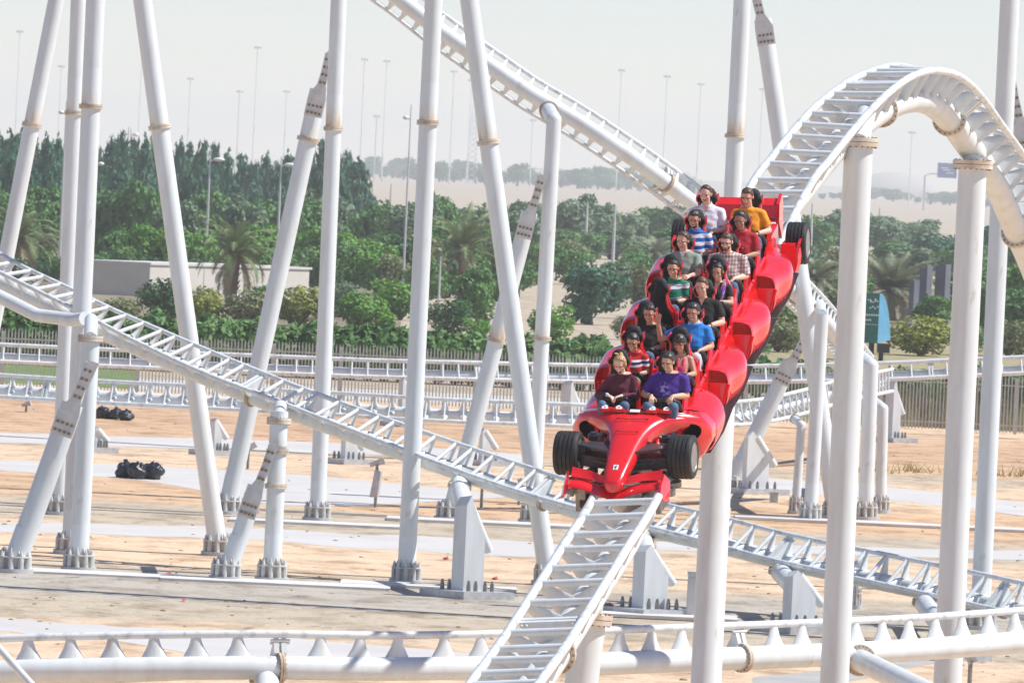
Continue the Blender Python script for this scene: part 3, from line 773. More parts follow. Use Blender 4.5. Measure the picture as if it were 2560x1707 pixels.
    # shrubs
    B = [(400,806,682,150,'dark','dark glossy shrub in front of the white wall'),(505,806,705,125,'yellow','yellow-green shrub right of the dark glossy one'),(620,812,712,140,'olive','dull olive shrub under the date palm'),
         (745,816,702,150,'yellow','yellow-topped shrub left of the slim upright column'),(905,822,715,155,'bright','bright leafy shrub right of the slim upright column'),(860,800,690,90,'grey','pale flowering shrub behind the bright leafy one'),
         (1118,838,738,150,'dark','dark round shrub beneath the big date palm'),(1195,850,790,80,'bright','small fresh green shrub right of the dark round one'),(1375,862,752,135,'bright','bright green shrub right of the elbow-headed column'),
         (300,806,735,120,'olive','dusty olive shrub in front of the shaded wall end'),(20,800,700,120,'olive','olive shrub under the sloping track at far left'),(110,806,720,120,'mid','green shrub under the sloping track at the left'),
         (2300,890,775,180,'yellow','big yellow-green shrub beyond the farthest track at right'),(2520,892,790,150,'olive','olive shrub by the right edge beyond the farthest track'),(2420,890,800,120,'mid','green shrub between the two thick right columns'),
         (1945,880,775,150,'olive','dusty shrub right of the side pods behind the fence'),(1880,900,830,110,'mid','low green shrub just right of the train side'),(1570,850,780,90,'olive','small olive shrub at the left side of the train'),(1000,800,690,150,'bright','lush green shrub behind the upright column'),(660,812,700,110,'mid','green shrub behind the leaning bolted brace')]
    for x, yb, yt, w, k, lb in B: place('bush', x, yb, yt, w, lb, m=LM[k])
    gq = 'green trees in the middle distance left of the train'
    for x, yb, yt, w, k in ((880,735,600,130,'mid'),(940,745,610,120,'bright'),(820,738,612,110,'hedge'),(985,752,630,110,'olive'),(700,742,620,110,'mid'),(1065,770,640,120,'mid'),(1240,700,560,120,'mid'),(1310,690,560,110,'grey'),(1215,735,610,110,'hedge'),(1395,660,560,120,'mid'),(1470,655,570,110,'mid'),(1540,650,560,120,'grey'),(1610,690,590,110,'mid'),(1670,665,560,120,'mid'),(1425,668,596,110,'olive'),(1545,770,645,120,'grey'),(1620,800,660,130,'olive'),(1295,742,645,95,'mid'),(1420,712,610,110,'mid'),(1255,772,690,90,'hedge'),(1585,735,620,120,'mid'),(1340,712,600,110,'hedge')):
        place('round', x, yb, yt, w, 'green tree in the middle distance between the tall columns and the train', gq, LM[k])
    gr2 = 'shrubs massed behind the right-hand columns'
    for x, yb, yt, w, k in ((1985,800,690,130,'mid'),(2060,830,720,130,'olive'),(2130,800,680,130,'mid'),(2270,720,600,150,'grey'),(2330,840,730,120,'mid'),(2400,800,660,150,'mid'),(2470,840,700,150,'hedge'),(2560,850,700,150,'mid'),(1960,850,750,110,'hedge'),(2420,720,590,150,'mid'),(2230,700,590,140,'mid')):
        place('round', x, yb, yt, w, 'dense bushy tree filling the gap behind the thick right-hand columns', gr2, LM[k])
    # far trees, pale in the haze
    gf = 'far trees fading into the haze'
    for i in range(64):
        x = 925 + i*12.8 + r.uniform(-8, 8); yb = 446 + (x-930)*.047 + r.uniform(-4, 3); h = r.choice((30, 38, 46, 56, 62)) if r.random() < .8 else 24
        place('round' if r.random() < .7 else 'palm', x, yb, yb-h, h*r.uniform(.8, 1.5), 'far tree faded by haze above the pale desert strip', gf)
    for i in range(26):
        x = 1890 + i*27 + r.uniform(-9, 9); yb = 488 + (x-1890)*.047 + r.uniform(-4, 4); h = r.choice((16, 22, 34, 40))
        place('round' if r.random() < .8 else 'palm', x, yb, yb-h, h*r.uniform(1.0, 2.2), 'far tree faded by haze behind the hill columns', gf)
    for k in PROTO:
        for p in PROTO[k]:
            for c in list(p.children): bpy.data.objects.remove(c)
            bpy.data.objects.remove(p)
plants()

# clipped hedge along the fence: many small leaves in a long run
def hedge(label, x0, x1, y_top0, y_top1, d, thick, m, n, size=.16):
    rnd = random.Random(x0); mb = MB(); st = MB()
    a = P(x0, y_top0, d); b = P(x1, y_top1, d); ln = (b-a).length; bl = []
    k = int(ln/.8)
    for i in range(k):
        u = (i+.5)/k; p = a.lerp(b, u); h = p.z + rnd.uniform(-.35, .15)
        bl.append(((p.x, p.y + rnd.uniform(-.3,.3), h*.52), (.75, thick, h*.50)))
        st.tube([V((p.x, p.y, 0)), V((p.x, p.y, h*.5))], .03, 5)
    root = empty('hedge', V((a.x, a.y, 0)), label, 'hedge')
    leaf_cloud(mb, bl, n, size, rnd, .6); mb.build('foliage', m, root, 0); st.build('stems', BARK, root, 60)
hedge('long soft green hedge running behind the palisade fence on the left', -120, 1520, 752, 842, 366, 1.3, LM['hedge'], 52000, .19)
hedge('low clipped hedge behind the fence, right of the train', 1780, 2080, 872, 884, 366, .8, LM['hedge'], 4200)
hedge('dark hedge beyond the farthest track at the right edge', 2150, 2700, 902, 925, 372, .8, LM['hedge'], 7500)

# tufts of dry reed behind the right part of the fence
def reeds():
    rnd = random.Random(3); mb = MB()
    for i in range(2800):
        x = rnd.uniform(2215, 2680); d = rnd.uniform(334.5, 342); p = V(((x-1280)/FPX*d, d, 0))
        h = rnd.uniform(.5, 1.5)*(1.25 if noise.noise(p*.5) > 0 else .8); l = V((rnd.gauss(0,.18), rnd.gauss(0,.1), 1))*h; w = V((.028,0,0))
        mb.add([p - w, p + w, p + l], [[0,1,2]])
    tag(mb.build('dry_reeds', mat('dry_reed', (.20,.19,.07), (.44,.40,.22), .7, .8), None, 0), kind='stuff', label='dry straw-coloured reeds showing through the fence', cat='reeds')
    mb = MB()
    for cx, cy in ((2287,1180),(2520,1190),(2180,1180),(700,1030)):
        c = G(cx, cy)
        for i in range(45):
            p = c + V((rnd.gauss(0,.5), rnd.gauss(0,.6), 0)); p.z = 0; l = V((rnd.gauss(0,.2), rnd.gauss(0,.2), rnd.uniform(.15,.5)))
            mb.add([p - V((.02,0,0)), p + V((.02,0,0)), p + l], [[0,1,2]])
    tag(mb.build('grass', mat('sand_tuft', (.30,.24,.07), (.48,.38,.14), 1.5, .8), None, 0), kind='stuff', label='small yellow grass tufts on the bare sand', cat='grass')
reeds()
# ------------------------------------------------------------------ fence, walls, lamps, signs, small things
def fence():
    d = 331.0; x0 = (-160-1280)/FPX*d; x1 = (2760-1280)/FPX*d
    root = empty('palisade_fence', V((x0, d, 0)), 'long grey steel palisade fence with pointed pales behind the far tracks', 'fence')
    W = 2.80; n = int((x1-x0)/W)+1
    gal = mat('galvanised_steel', (.48,.49,.47), (.62,.63,.60), 3, .55, .15)
    mb = MB()
    for k in range(20):
        x = (k+.5)*W/20
        mb.prism([V((x-.027,0,.06)), V((x+.027,0,.06)), V((x+.027,0,2.24)), V((x+.008,0,2.42)), V((x-.008,0,2.42)), V((x-.027,0,2.24))], V((0,.012,0)))
        mb.box(V((x,-.012,1.13)), (.010,.012,1.07))
    for z in (.35, 2.0): mb.box(V((W/2, .035, z)), (W/2-.03, .02, .03))
    pn = mb.build('fence_panel', gal, root, 30, origin=(0,0,0))
    ps = MB().box(V((0,.05,1.15)), (.05,.05,1.15)).build('post', gal, root, 30, origin=(0,0,0))
    for i in range(1, n):
        c = pn.copy(); COL.objects.link(c); c.location = (i*W, 0, 0)
        c = ps.copy(); COL.objects.link(c); c.location = (i*W, 0, 0)
fence()

def white_wall():
    cr = mat('rendered_wall', (.56,.515,.455), (.66,.615,.555), .35, .85, detail=7, lo=.3, hi=.7)
    a = G(372, 742); b = G(770, 752); h = 80/FPX*depth(a)
    root = empty('wall_building', a, 'long low off-white walled building behind the shrubs at left', 'building')
    d = (b-a).normalized(); s = V((-d.y, d.x, 0)); s = (s*.85 - d*.55).normalized()
    back = s*5.2; mb = MB(); up = V((0,0,1))
    mb.prism([a, b, b+back, a+back], up*h); mb.build('wall', cr, root, 20)
    mb = MB(); o = up*h
    e = .12
    mb.prism([a - d*e - s*e + o, b + d*e - s*e + o, b + d*e + back + s*e + o, a - d*e + back + s*e + o], up*.16); mb.build('coping', CONC, root, 20)
    mb = MB()
    for k in range(1, 6):
        q = a.lerp(b, k/6) - s*.012; mb.box(q + up*h*.5, (.02, .02, h*.46), (d, s, up))
    mb.build('joint', mat('joint_grey', (.40,.38,.35)), root, 20)
    q = a.lerp(b, .42) + up*h*.82 - s*.22
    mb = MB(); mb.ell(q, (.22,.22,.22)); mb.tube([q, q + s*.4], .07, 8); mb.build('bulkhead_lamp', WHITE, root)
white_wall()

POLE = mat('lamp_pole_grey', (.52,.53,.52), (.62,.63,.62), 2, .45, .2)
LAMPH = mat('lamp_head', (.70,.68,.62), (.78,.76,.70), 2, .4)
def street_lamp(x, yb, yt, side, label, arm=1.5, wpx=6, lean=0, g='slender street lamps among the trees', head=True):
    b = G(x, yb); D = depth(b); h = (yb-yt)/FPX*D; r = wpx/2/FPX*D
    root = empty('street_lamp', b, label, 'street lamp', g)
    t = b + V((lean, 0, h))
    MB().tube([b, b.lerp(t,.5), t], [r*1.15, r*.9, r*.45], 10).build('pole', POLE, root, 60)
    if head:
        k = D/FPX; q = t - V((0,0,h*.07)) + V((side*(13 if wpx > 6 else 7)*k, 0, .06))
        MB().tube([t - V((0,0,h*.08)), q], r*.4, 8).build('arm', POLE, root, 60)
        mb = MB(); w_ = 15 if wpx > 6 else 8; mb.ell(q + V((side*w_*.6*k,0,0)), (w_*k,.30,5.2*k), nu=14, nv=8); mb.build('lamp_head', LAMPH, root, 60)
    return root
for x, yb, yt, s, lb in ((512,690,378,1,'street lamp with a pale oval head right of the leaning column'),(690,690,392,1,'street lamp half hidden by the leaning bolted brace'),(228,690,390,1,'street lamp whose head peeks from behind the close pair of columns'),
                         (1005,760,262,-1,'tallest thin lamp pole with its small head to the left, mid frame'),(146,700,252,-1,'tall thin lamp pole left of the close pair of columns'),(311,560,318,-1,'thin lamp pole rising from pale scrub, at left'),(318,540,322,1,'thin lamp pole just right of its twin in the pale scrub'),(1095,785,640,1,'short bare pole at the foot of the big date palm')):
    street_lamp(x, yb, yt, s, lb, head=('short bare' not in lb), wpx=7 if x in (512,690) else 6)
for x, yb, yt, lb in ((974,560,460,'pale pole left of the tallest lamp pole'),(1462,652,505,'pale pole left of its twin beyond the sand clearing'),(1531,672,512,'pale pole right of its twin beyond the sand clearing'),(2024,660,508,'pale thin pole right behind the rear wheel'),(2195,620,520,'pale pole in front of the grey-green tree at right')):
    street_lamp(x, yb, yt, 1, lb, head=False, wpx=8)

MASTM = mat('mast_haze_fade', (.74,.75,.76), (.80,.81,.82), 1, .5)  # near-sky tone: extra haze fade painted into far masts and tower
def masts():
    g = 'tall floodlight masts fading into the haze'
    for x, yb, yt in ((34,430,78),(142,420,165),(342,430,100),(466,420,196),(590,425,228),(630,430,118),(708,420,228),(898,440,148),(954,440,152),(1123,442,178),(1168,444,200),(935,440,290),(1540,468,175),(1740,470,210),(1655,470,190),(2272,500,330),(1325,455,300),(820,430,190),(1895,470,222),(1072,440,300)):
        b = G(x, yb+30); b = CAM + (b-CAM)*1.0; D = depth(b); D2 = 4200.0
        b = P(x, yb, D2); b.z = 0; t = P(x, yt, D2); h = t.z
        root = empty('floodlight_mast', b, 'tall thin floodlight mast fading into the haze behind the coaster', 'light mast', g)
        MB().tube([b, b + V((0,0,h))], [.34,.22], 8).build('pole', MASTM, root, 60)
        mb = MB(); mb.tube([b + V((0,0,h-.2)), b + V((0,0,h+.4))], 1.0, 10)
        for k in range(8):
            a = k*PI/4; mb.box(b + V((math.cos(a)*1.5, math.sin(a)*1.5, h-.3)), (.35,.35,.5))
        mb.build('lamp_crown', MASTM, root, 30)
masts()
# lattice telecom tower, its fade into the haze partly put into the colour
b = P(1178, 450, 4600); b.z = 0
mb = MB()
for i in (-1, 1):
    for j in (-1, 1): mb.tube([b + V((i*3.4, j*3.4, 0)), b + V((i*1.0, j*1.0, 46))], .24, 6)
for k in range(12):
    z = k*3.4; w = 3.4 - 2.4*z/42; w2 = 3.4 - 2.4*(z+3.4)/42
    mb.tube([b + V((-w,-w,z)), b + V((w2,-w2,z+3.4))], .18, 5); mb.tube([b + V((w,w,z)), b + V((-w2,w2,z+3.4))], .18, 5); mb.tube([b + V((w,-w,z)), b + V((w2,w2,z+3.4))], .18, 5)
tag(mb.build('lattice_tower', MASTM, None, 60, origin=b), 'faint lattice tower in the haze behind the two leaning columns', 'tower')

# blue road sign far off on a cantilever gantry
def far_sign():
    D = 3600.0; b = P(2335, 520, D); b.z = 0
    root = empty('road_sign', b, 'blue road sign on a cantilever gantry far off in the haze', 'road sign')
    z0 = P(2367, 445, D); z1 = P(2367, 408, D); sc = D/FPX
    MB().box(V((z0.x, z0.y, (z0.z+z1.z)/2)), (24*sc, .15, (z1.z-z0.z)/2)).build('panel', mat('sign_blue', (.03,.09,.34), (.05,.12,.40), .2, .5), root, 20)
    mb = MB()
    for q in (-.5, .1, .5): mb.box(V((z0.x - q*14*sc, z0.y-.2, (z0.z+z1.z)/2 + q*12*sc)), (9*sc, .03, 1.5*sc))
    mb.build('legend', WHITE, root, 20)
    x = P(2312, 450, D)
    MB().tube([V((x.x, x.y+.6, 0)), V((x.x, x.y+.6, z0.z+.6)), V((x.x+14*sc, x.y+.6, z0.z+1.6)), V((z0.x+26*sc, z0.y+.6, z0.z+1.8))], .35, 10).build('gantry', POLE, root, 60)
far_sign()

# teal information totem (lorry-tail shaped) by the right-hand columns
def totem():
    b = G(2195, 905); D = depth(b); sc = D/FPX; up = V((0,0,1))
    b.z = 0
    root = empty('information_sign', b, 'teal and sky blue information sign between the thick right columns', 'sign')
    z0 = P(2195, 858, D).z; z1 = P(2195, 733, D).z
    xl = P(2150, 800, D).x; xm = P(2196, 800, D).x; xr = P(2230, 800, D).x
    y = b.y
    prof = []
    for k in range(9):
        u = k/8; prof.append((xm + (xr-xm)*(.55*math.sin(u*PI/2)**.8 + .45*u), z1 - (z1-z0)*u*u*.9))
    mb = MB(); poly = [V((xm, y, z0)), V((xm, y, z1))] + [V((x, y+.9, z)) for x, z in prof] + [V((xr, y+.9, z0+.2))]
    mb.prism(poly, V((.0, 1.6, 0))); mb.build('blue_side', mat('sky_blue_panel', (.10,.30,.45), (.14,.36,.52), .8, .5), root, 30)
    mb = MB(); mb.box(V(((xl+xm)/2, y, (z0+z1)/2)), ((xm-xl)/2, .18, (z1-z0)/2)); mb.cur = 1; rr = random.Random(4)
    cx = (xl+xm)/2 + .12; h = z1-z0
    def mark(x, z, w, hh): mb.box(V((x, y-.20, z)), (w, .012, hh))
    for k in range(5): mark(cx - .22 + k*.13, z1 - h*(.14 + .02*(k % 3)), .05, .035 + .05*(k % 2))
    for k in range(4): mark(cx - .1 + k*.14, z1 - h*(.30 - .03*(k % 2)), .05, .04)
    for k in range(7): mark(cx - .38 + k*.13, z1 - h*.44, .045, .055)
    for k in range(3): mark(cx - .3 + k*.12, z1 - h*.54, .04, .05)
    mark((xl+xm)/2, z1 - h*.63, (xm-xl)/2*.92, .012)
    mb.build('green_face', [mat('teal_panel', (.006,.13,.11), (.01,.17,.14), .8, .45), WHITE], root, 20)
    mb = MB(); mb.box(V(((xm+xr)/2, y+.8, z0-.28)), ((xr-xm)/2*.9, .6, .26)); mb.tube([V((xm-.3, y+.6, 0)), V((xm-.3, y+.6, z0))], .16, 12); mb.tube([V((xr-.5, y+.8, 0)), V((xr-.5, y+.8, z0-.3))], .14, 12)
    mb.build('plinth', BLACK, root, 30)
totem()

def slabs_dark():
    """dark upright slabs far behind the pale fan palm"""
    m = mat('slate_panel', (.10,.105,.13), (.15,.155,.185), .5, .6); g = 'dark upright slabs'
    for x, w, yt, lb in ((2303,18,664,'dark slate slab left of its taller twin beyond the fan palm'),(2345,26,660,'dark slate slab right of its twin beyond the fan palm'),(2275,12,700,'grey slab lowest and leftmost of those beyond the fan palm')):
        b = G(x, 812); D = depth(b); sc = D/FPX; h = (812-yt)*sc
        root = empty('upright_slab', b, lb, 'slab', g)
        MB().prism([b - V((w/2*sc,0,0)), b + V((w/2*sc,0,0)), b + V((w/2*sc,0,h)), b + V((-w/2*sc,0,h*.96))], V((.5,2.2,0))).build('slab_body', m, root, 20)
        MB().box(b + V((0,.5,.1)), (w*sc*.7, 1.2, .1)).build('footing', CONC, root, 20)
slabs_dark()

def parked(x, yb, label, c, g='cars parked far beyond the sand clearing', rot=.2):
    b = G(x, yb)
    root = empty('parked_car', b, label, 'car', g); root.rotation_euler = (0,0,rot)
    prof = [(-2.2,.35),(-2.25,.75),(-1.5,.95),(-.8,1.42),(.7,1.45),(1.35,1.0),(2.15,.85),(2.25,.35)]
    MB().prism([V((x_, -.85, z)) for x_, z in prof], V((0,1.7,0))).build('body', c, root, 20, origin=(0,0,0))
    MB().prism([V((-1.25,-.87,.98)), V((-.78,-.87,1.34)), V((.62,-.87,1.36)), V((1.12,-.87,1.0))], V((0,1.74,0))).build('window', mat('car_glass', (.02,.025,.03), None, 2, .1), root, 20, origin=(0,0,0))
    for sx in (-1.4, 1.4):
        for sy in (-.88, .88):
            MB().tube([V((sx, sy-.1, .33)), V((sx, sy+.1, .33))], .33, 16).build('wheel', RUBBER, root, 40, origin=(0,0,0))
CARW = mat('car_white', (.74,.74,.74), (.80,.80,.80), 1, .25, coat=.6); CARS = mat('car_silver', (.42,.43,.45), (.5,.51,.53), 1, .3, .6)
parked(1452, 640, 'white car, leftmost of those parked beyond the sand clearing', CARW)
parked(1502, 646, 'silver car parked between two white ones beyond the sand clearing', CARS, rot=.1)
parked(1556, 650, 'white car nearest the train of those parked beyond the clearing', CARW, rot=-.1)
parked(1590, 628, 'small white car in the second row beyond the sand clearing', CARW, rot=.3)

# bags of rubbish
BAG = mat('bin_liner', (.010,.013,.020), (.022,.027,.038), 5, .28, bump=.9, bdist=.04, detail=5)
def bag(x, yb, w, h, label, seed):
    b = G(x, yb); sc = depth(b)/FPX; rnd = random.Random(seed); mb = MB(); rx = w/2*sc; hz = h*sc
    rx *= 1.22
    mb.ell(V((0,0,hz*.44)), (rx, rx*.8, hz*.52), nu=34, nv=24); mb.ell(V((rx*.35,-.05,hz*.30)), (rx*.6, rx*.6, hz*.38), nu=24, nv=16); mb.tube([V((0,0,hz*.84)), V((.01,0,hz*.94)), V((.03,.02,hz*1.02))], [.12,.04,.07], 10)
    for p in mb.v:
        q = noise.noise(p*4.5 + V((seed*3.1,0,0)))*.10 + noise.noise(p*12 + V((seed,2,0)))*.05; d = V((p.x, p.y, p.z-hz*.45)).normalized(); p += d*q
        p.z = max(p.z, .0); 
    o = mb.build('rubbish_bag', BAG, None, 50, origin=(0,0,0)); o.location = b; o.rotation_euler = (0,0,seed)
    return tag(o, label, 'rubbish bag', 'black rubbish bags dumped on the sand')
bag(312, 1194, 44, 40, 'black bin bag at the left of the nearer heap', 1)
bag(343, 1197, 46, 43, 'knotted black bin bag in the middle of the nearer heap', 2)
bag(380, 1198, 50, 42, 'black bin bag at the right of the nearer heap', 3)
bag(256, 1046, 36, 30, 'black bin bag beside the short column, farther heap', 4)
bag(288, 1048, 36, 29, 'black bin bag in the middle of the farther heap', 5)
bag(314, 1051, 32, 27, 'black bin bag at the right end of the farther heap', 6)

# ground floodlights on stakes
def flood(x, yb, h, ang, label, sz=26, flip=1):
    b = G(x, yb); sc = depth(b)/FPX
    root = empty('ground_floodlight', b, label, 'floodlight', 'small floodlights on stakes')
    t = b + V((0,0,h*sc)); MB().tube([b, t], .045, 10).build('stake', STEEL, root, 60)
    u = V((math.cos(ang), -.3, math.sin(ang))).normalized(); w = u.cross(V((0,1,0))).normalized()
    MB().prism([t - u*sz*sc*.5 - w*.06 - V((0,.25,0)), t + u*sz*sc*.5 - w*.10 - V((0,.25,0)), t + u*sz*sc*.5 + w*.10 - V((0,.25,0)), t - u*sz*sc*.5 + w*.06 - V((0,.25,0))], V((0,.5,0))).build('lamp_housing', PLATE, root, 30)
    MB().tube([t - V((0,.3,.05)), t + V((0,.3,-.05))], .03, 8).build('bracket', STEEL, root, 60)
flood(619, 1172, 52, .55, 'tilted floodlight on a stake left of the slim upright column', 46)
flood(938, 1268, 112, .35, 'floodlight stake with a hanging grey box, left of the upright column', 40)
flood(1203, 1268, 58, .4, 'small floodlight on a stake right of the box support neck', 18)
flood(1297, 1262, 60, .2, 'small bare floodlight stake under the sloping track', 12)
flood(65, 1030, 20, .3, 'short floodlight under the second far track at far left', 24)
flood(2422, 1745, 100, .6, 'floodlight on a stake below the bottom track at right', 24)
b = G(926, 1225); MB_ = MB(); MB_.prism([V((-.10,0,0)), V((.12,0,0)), V((.2,0,.75)), V((.02,0,.80))], V((.05,.16,0)))
q = MB_.build('hanging_box', PLATE, None, 20, origin=(0,0,0)); q.location = G(938,1268) + V((-.08,-.15,.30)); tag(q, 'slanted grey box hung on the floodlight stake left of the upright column', 'box')

# junction cabinets and a concrete block
def cabinet(x, yb, w, h, label, m, dz=0):
    b = G(x, yb); sc = depth(b)/FPX; mb = MB(); root = empty('cabinet', b, label, 'cabinet')
    mb.box(b + V((0,0,h*sc/2)), (w*sc/2, w*sc/2, h*sc/2)); mb.build('case', m, root, 20)
    MB().box(b + V((0,-w*sc/2-.01,h*sc*.55)), (w*sc*.40, .012, h*sc*.36)).build('door', m, root, 20)
    MB().box(b + V((0,0,h*sc+.02)), (w*sc*.56, w*sc*.56, .03)).build('lid', PLATE, root, 20)
cabinet(1934, 1255, 20, 22, 'small grey block cabinet on the sand right of the leaning brace', PLATE)
cabinet(1728, 1545, 26, 112, 'pale electrical cabinet left of the thick column below the train', CONC)
# little litter and stones on the sand
def litter():
    rnd = random.Random(9); mb = MB()
    for i in range(420):
        x = rnd.uniform(-40, 2600); y = rnd.uniform(1010, 1700); p = G(x, y); s = rnd.uniform(.015, .045)*(1 if rnd.random() < .93 else 1.8)
        mb.ell(p + V((0,0,s*.25)), (s*rnd.uniform(.8,1.8), s, s*.5), nu=7, nv=5)
    tag(mb.build('pebbles', mat('clod', (.22,.16,.10), (.46,.36,.25), 2, .95), None, 0), kind='stuff', label='small stones and soil clods scattered on the sand', cat='stones')
    g = 'scraps of red plastic on the sand'
    for x, y in ((460,1503),(640,1283),(420,1437),(1112,1398),(1235,1448),(1521,1514),(2170,1555)):
        p = G(x, y); mb = MB(); s = .16
        mb.add([V((-s,0,.02)), V((s*.6,-s*.5,.05)), V((s,s*.3,.02)), V((-.2*s,s*.5,.09)), V((0,0,.0))], [[0,1,3],[1,2,3],[0,3,4],[2,3,4]])
        o = mb.build('plastic_scrap', mat('scrap_red', (.42,.05,.05), (.55,.12,.10), 9, .5), None, 0, origin=(0,0,0)); o.location = p; o.rotation_euler = (0,0,rnd.random()*6)
        tag(o, 'scrap of red plastic lying on the bare sand', 'litter', g)
litter()
# ------------------------------------------------------------------ the train (built in its own frame: X across, Y back along the track, Z up from the rails)
_b = V((.200, .342, 1.0)); _c = -(.200*.663 + .342*-.02)
TB = cv(*_b).normalized(); TL = cv(.663, -.02, _c).normalized(); TN = TL.cross(TB).normalized()
TO = P(1612, 1130, 112.0)
TM = Matrix((TL, TB, TN)).transposed().to_4x4(); TM.translation = TO
PITCHR = 1.075
def seat_pos(k, side): return side*.335, k*PITCHR

train = bpy.data.objects.new('coaster_train', None); COL.objects.link(train); train.matrix_world = TM
tag(train, 'red racing-car styled coaster train of four linked cars diving toward the viewer', 'coaster train')

def loft(mb, secs, cap=True): mb.rings(secs, cap)
def smoothstep(a, b, x): x = max(0, min(1, (x-a)/(b-a))); return x*x*(3-2*x)

# --- nose and front cowl
def nose():
    mb = MB(); secs = []
    #      Y, half width, top Z, bottom Z
    st = [(-.40,.74,.755,.42),(-.56,.60,.782,.42),(-.70,.455,.772,.40),(-.88,.345,.735,.36),(-1.12,.272,.670,.30),(-1.42,.222,.570,.24),(-1.72,.188,.460,.18),(-1.94,.160,.370,.12),(-2.06,.138,.310,.09),(-2.14,.100,.260,.10),(-2.165,.06,.225,.12)]
    pts = [V(q[:3]) for q in st]; bt = [V((q[3],0,0)) for q in st]; n = (len(st)-1)*5
    for i in range(n+1):
        t = i*(len(st)-1)/n; q = crom(pts, t); zb = crom(bt, t).x; Y, w, zt = q; h = zt - zb; ring = []
        for j in range(28):
            a = 2*PI*j/28; c, d = math.cos(a), math.sin(a)
            u = math.copysign(abs(c)**.62, c); v = math.copysign(abs(d)**.70, d)
            ring.append(V((u*w*(1 if v > 0 else .86 + .14*(1+v)), Y, zb + h*.5 + v*h*.5)))
        secs.append(ring)
    loft(mb, secs)
    o = mb.build('nose', REDP, train, 40)
    # full width cowl behind it with the two dark intake mouths sunk into its face
    mb = MB(); secs = []
    for i in range(37):
        u = -1 + 2*i/36; a = abs(u); X = .985*u
        yl = -.60 + .50*a**2.2; zl = .795 - .235*a**2.6; zb = .34 - .34*smoothstep(.25,.55,a) + .10*smoothstep(.8,1,a)
        e = 1 - .55*smoothstep(.90, 1.0, a); zm = (zl+zb)/2
        pr = [(.34, zl-.06),(.03, zl-.012),(-.01, zl),(-.055, zl-.022),(-.085, zl-.085),(-.085, zm),(-.03, zb+.07),(.05, zb+.01),(.34, zb+.02)]
        secs.append([V((X, yl + y*(.6 + .4*e), zm + (z-zm)*e)) for y, z in pr])
    loft(mb, secs); cw = mb.build('front_cowl', [REDP, DARKIN], train, 40)
    cut = MB()
    for sx in (-1, 1): cut.ell(V((sx*.62, -.42, .455)), (.262,.34,.150), (V((1,0,0)), V((0,1,0)), V((0,0,1))), 36, 24)
    co = cut.build('cutter', [DARKIN], train, 60); co.data.polygons.foreach_set('material_index', [0]*len(co.data.polygons))
    bo = cw.modifiers.new('b', 'BOOLEAN'); bo.object = co; bo.operation = 'DIFFERENCE'; bo.solver = 'EXACT'
    try: bo.material_mode = 'TRANSFER'
    except Exception: pass
    bpy.context.view_layer.update()
    m2 = bpy.data.meshes.new_from_object(cw.evaluated_get(bpy.context.evaluated_depsgraph_get())); cw.modifiers.clear(); cw.data = m2
    m2.polygons.foreach_set('use_smooth', [True]*len(m2.polygons)); m2.set_sharp_from_angle(angle=math.radians(35))
    bpy.data.objects.remove(co)
    # access panels and tow emblem sit proud of the skin
    m = mat('panel_seam', (.30,.006,.008), (.36,.008,.010), 3, .3)
    for Y, w, z in ((-.80,.22,.760),(-1.12,.15,.676)):
        q = MB()
        for sx in (-1, 1): q.box(V((sx*w, Y, z)), (.004, .035, .004))
        for sy in (-1, 1): q.box(V((0, Y + sy*.035, z - sy*.006)), (w, .004, .004))
        q.build('access_panel', m, o, 20)
    bd = MB(); t = V((0,-.86,-.51)).normalized(); nn = V((0,-.51,.86)); bd.box(V((0,-1.90,.394)), (.034,.004,.044), (V((1,0,0)), nn, t))
    e = bd.build('emblem_plate', WHITE, o, 0)
    ho = MB()                                        # small dark rearing horse
    c = V((0,-1.90,.394)) + nn*.006; X = V((1,0,0)); Zp = -t
    def pt(a, b_): return c + X*a + Zp*b_
    ho.prism([pt(-.006,-.012),pt(.004,-.014),pt(.009,.004),pt(.006,.016),pt(.013,.024),pt(.004,.028),pt(-.003,.014),pt(-.008,.002)], nn*.003)
    ho.prism([pt(-.006,-.012),pt(-.002,-.012),pt(-.004,-.030),pt(-.009,-.030)], nn*.003); ho.prism([pt(.003,-.012),pt(.006,-.010),pt(.009,-.029),pt(.004,-.030)], nn*.003)
    ho.prism([pt(.007,.012),pt(.008,.006),pt(.018,.012),pt(.018,.016)], nn*.003); ho.prism([pt(-.008,.0),pt(-.014,.012),pt(-.017,.010),pt(-.010,-.006)], nn*.003)
    ho.build('horse', BLACK, e, 0)
    # dashboard ledge behind the nose: blocks with round white caps and the white plate
    d = MB()
    arc = [V((.93*u, -.592 + .50*abs(u)**2.2, (.800 - .235*abs(u)**2.6))) for u in [(-1 + 2*i/30)*.86 for i in range(31)]]
    d.tube(arc, [.016]*31, 10); d.build('cowl_lip', REDP, cw, 60)
    d = MB(); d.tube([q + V((0,-.045,-.012)) for q in arc], [.006]*31, 6); d.build('seam', BLACK, cw, 60)
    for sx in (-1, 1):
        q = MB(); cx = sx*.335
        for j in (-1, 1):
            q.box(V((cx + j*.10, -.565, .815)), (.075, .055, .022))
        q.box(V((cx, -.54, .81)), (.17, .03, .018)); blk = q.build('switch_block', REDP, o, 30)
        q = MB()
        for j in (-1, 1): q.tube([V((cx + j*.10, -.570, .837)), V((cx + j*.10, -.577, .851))], .045, 20)
        q.build('round_cap', WHITE, blk, 40)
        q = MB()
        for j in (-1, 1): q.tube([V((cx + j*.10, -.577, .851)), V((cx + j*.10, -.5775, .853))], .014, 12)
        q.build('cap_centre', REDP, blk, 40)
    MB().box(V((0, -.622, .820)), (.070, .030, .004), (V((1,0,0)), V((0,.95,.3)), V((0,-.3,.95)))).build('number_plate', WHITE, o, 0)
nose()

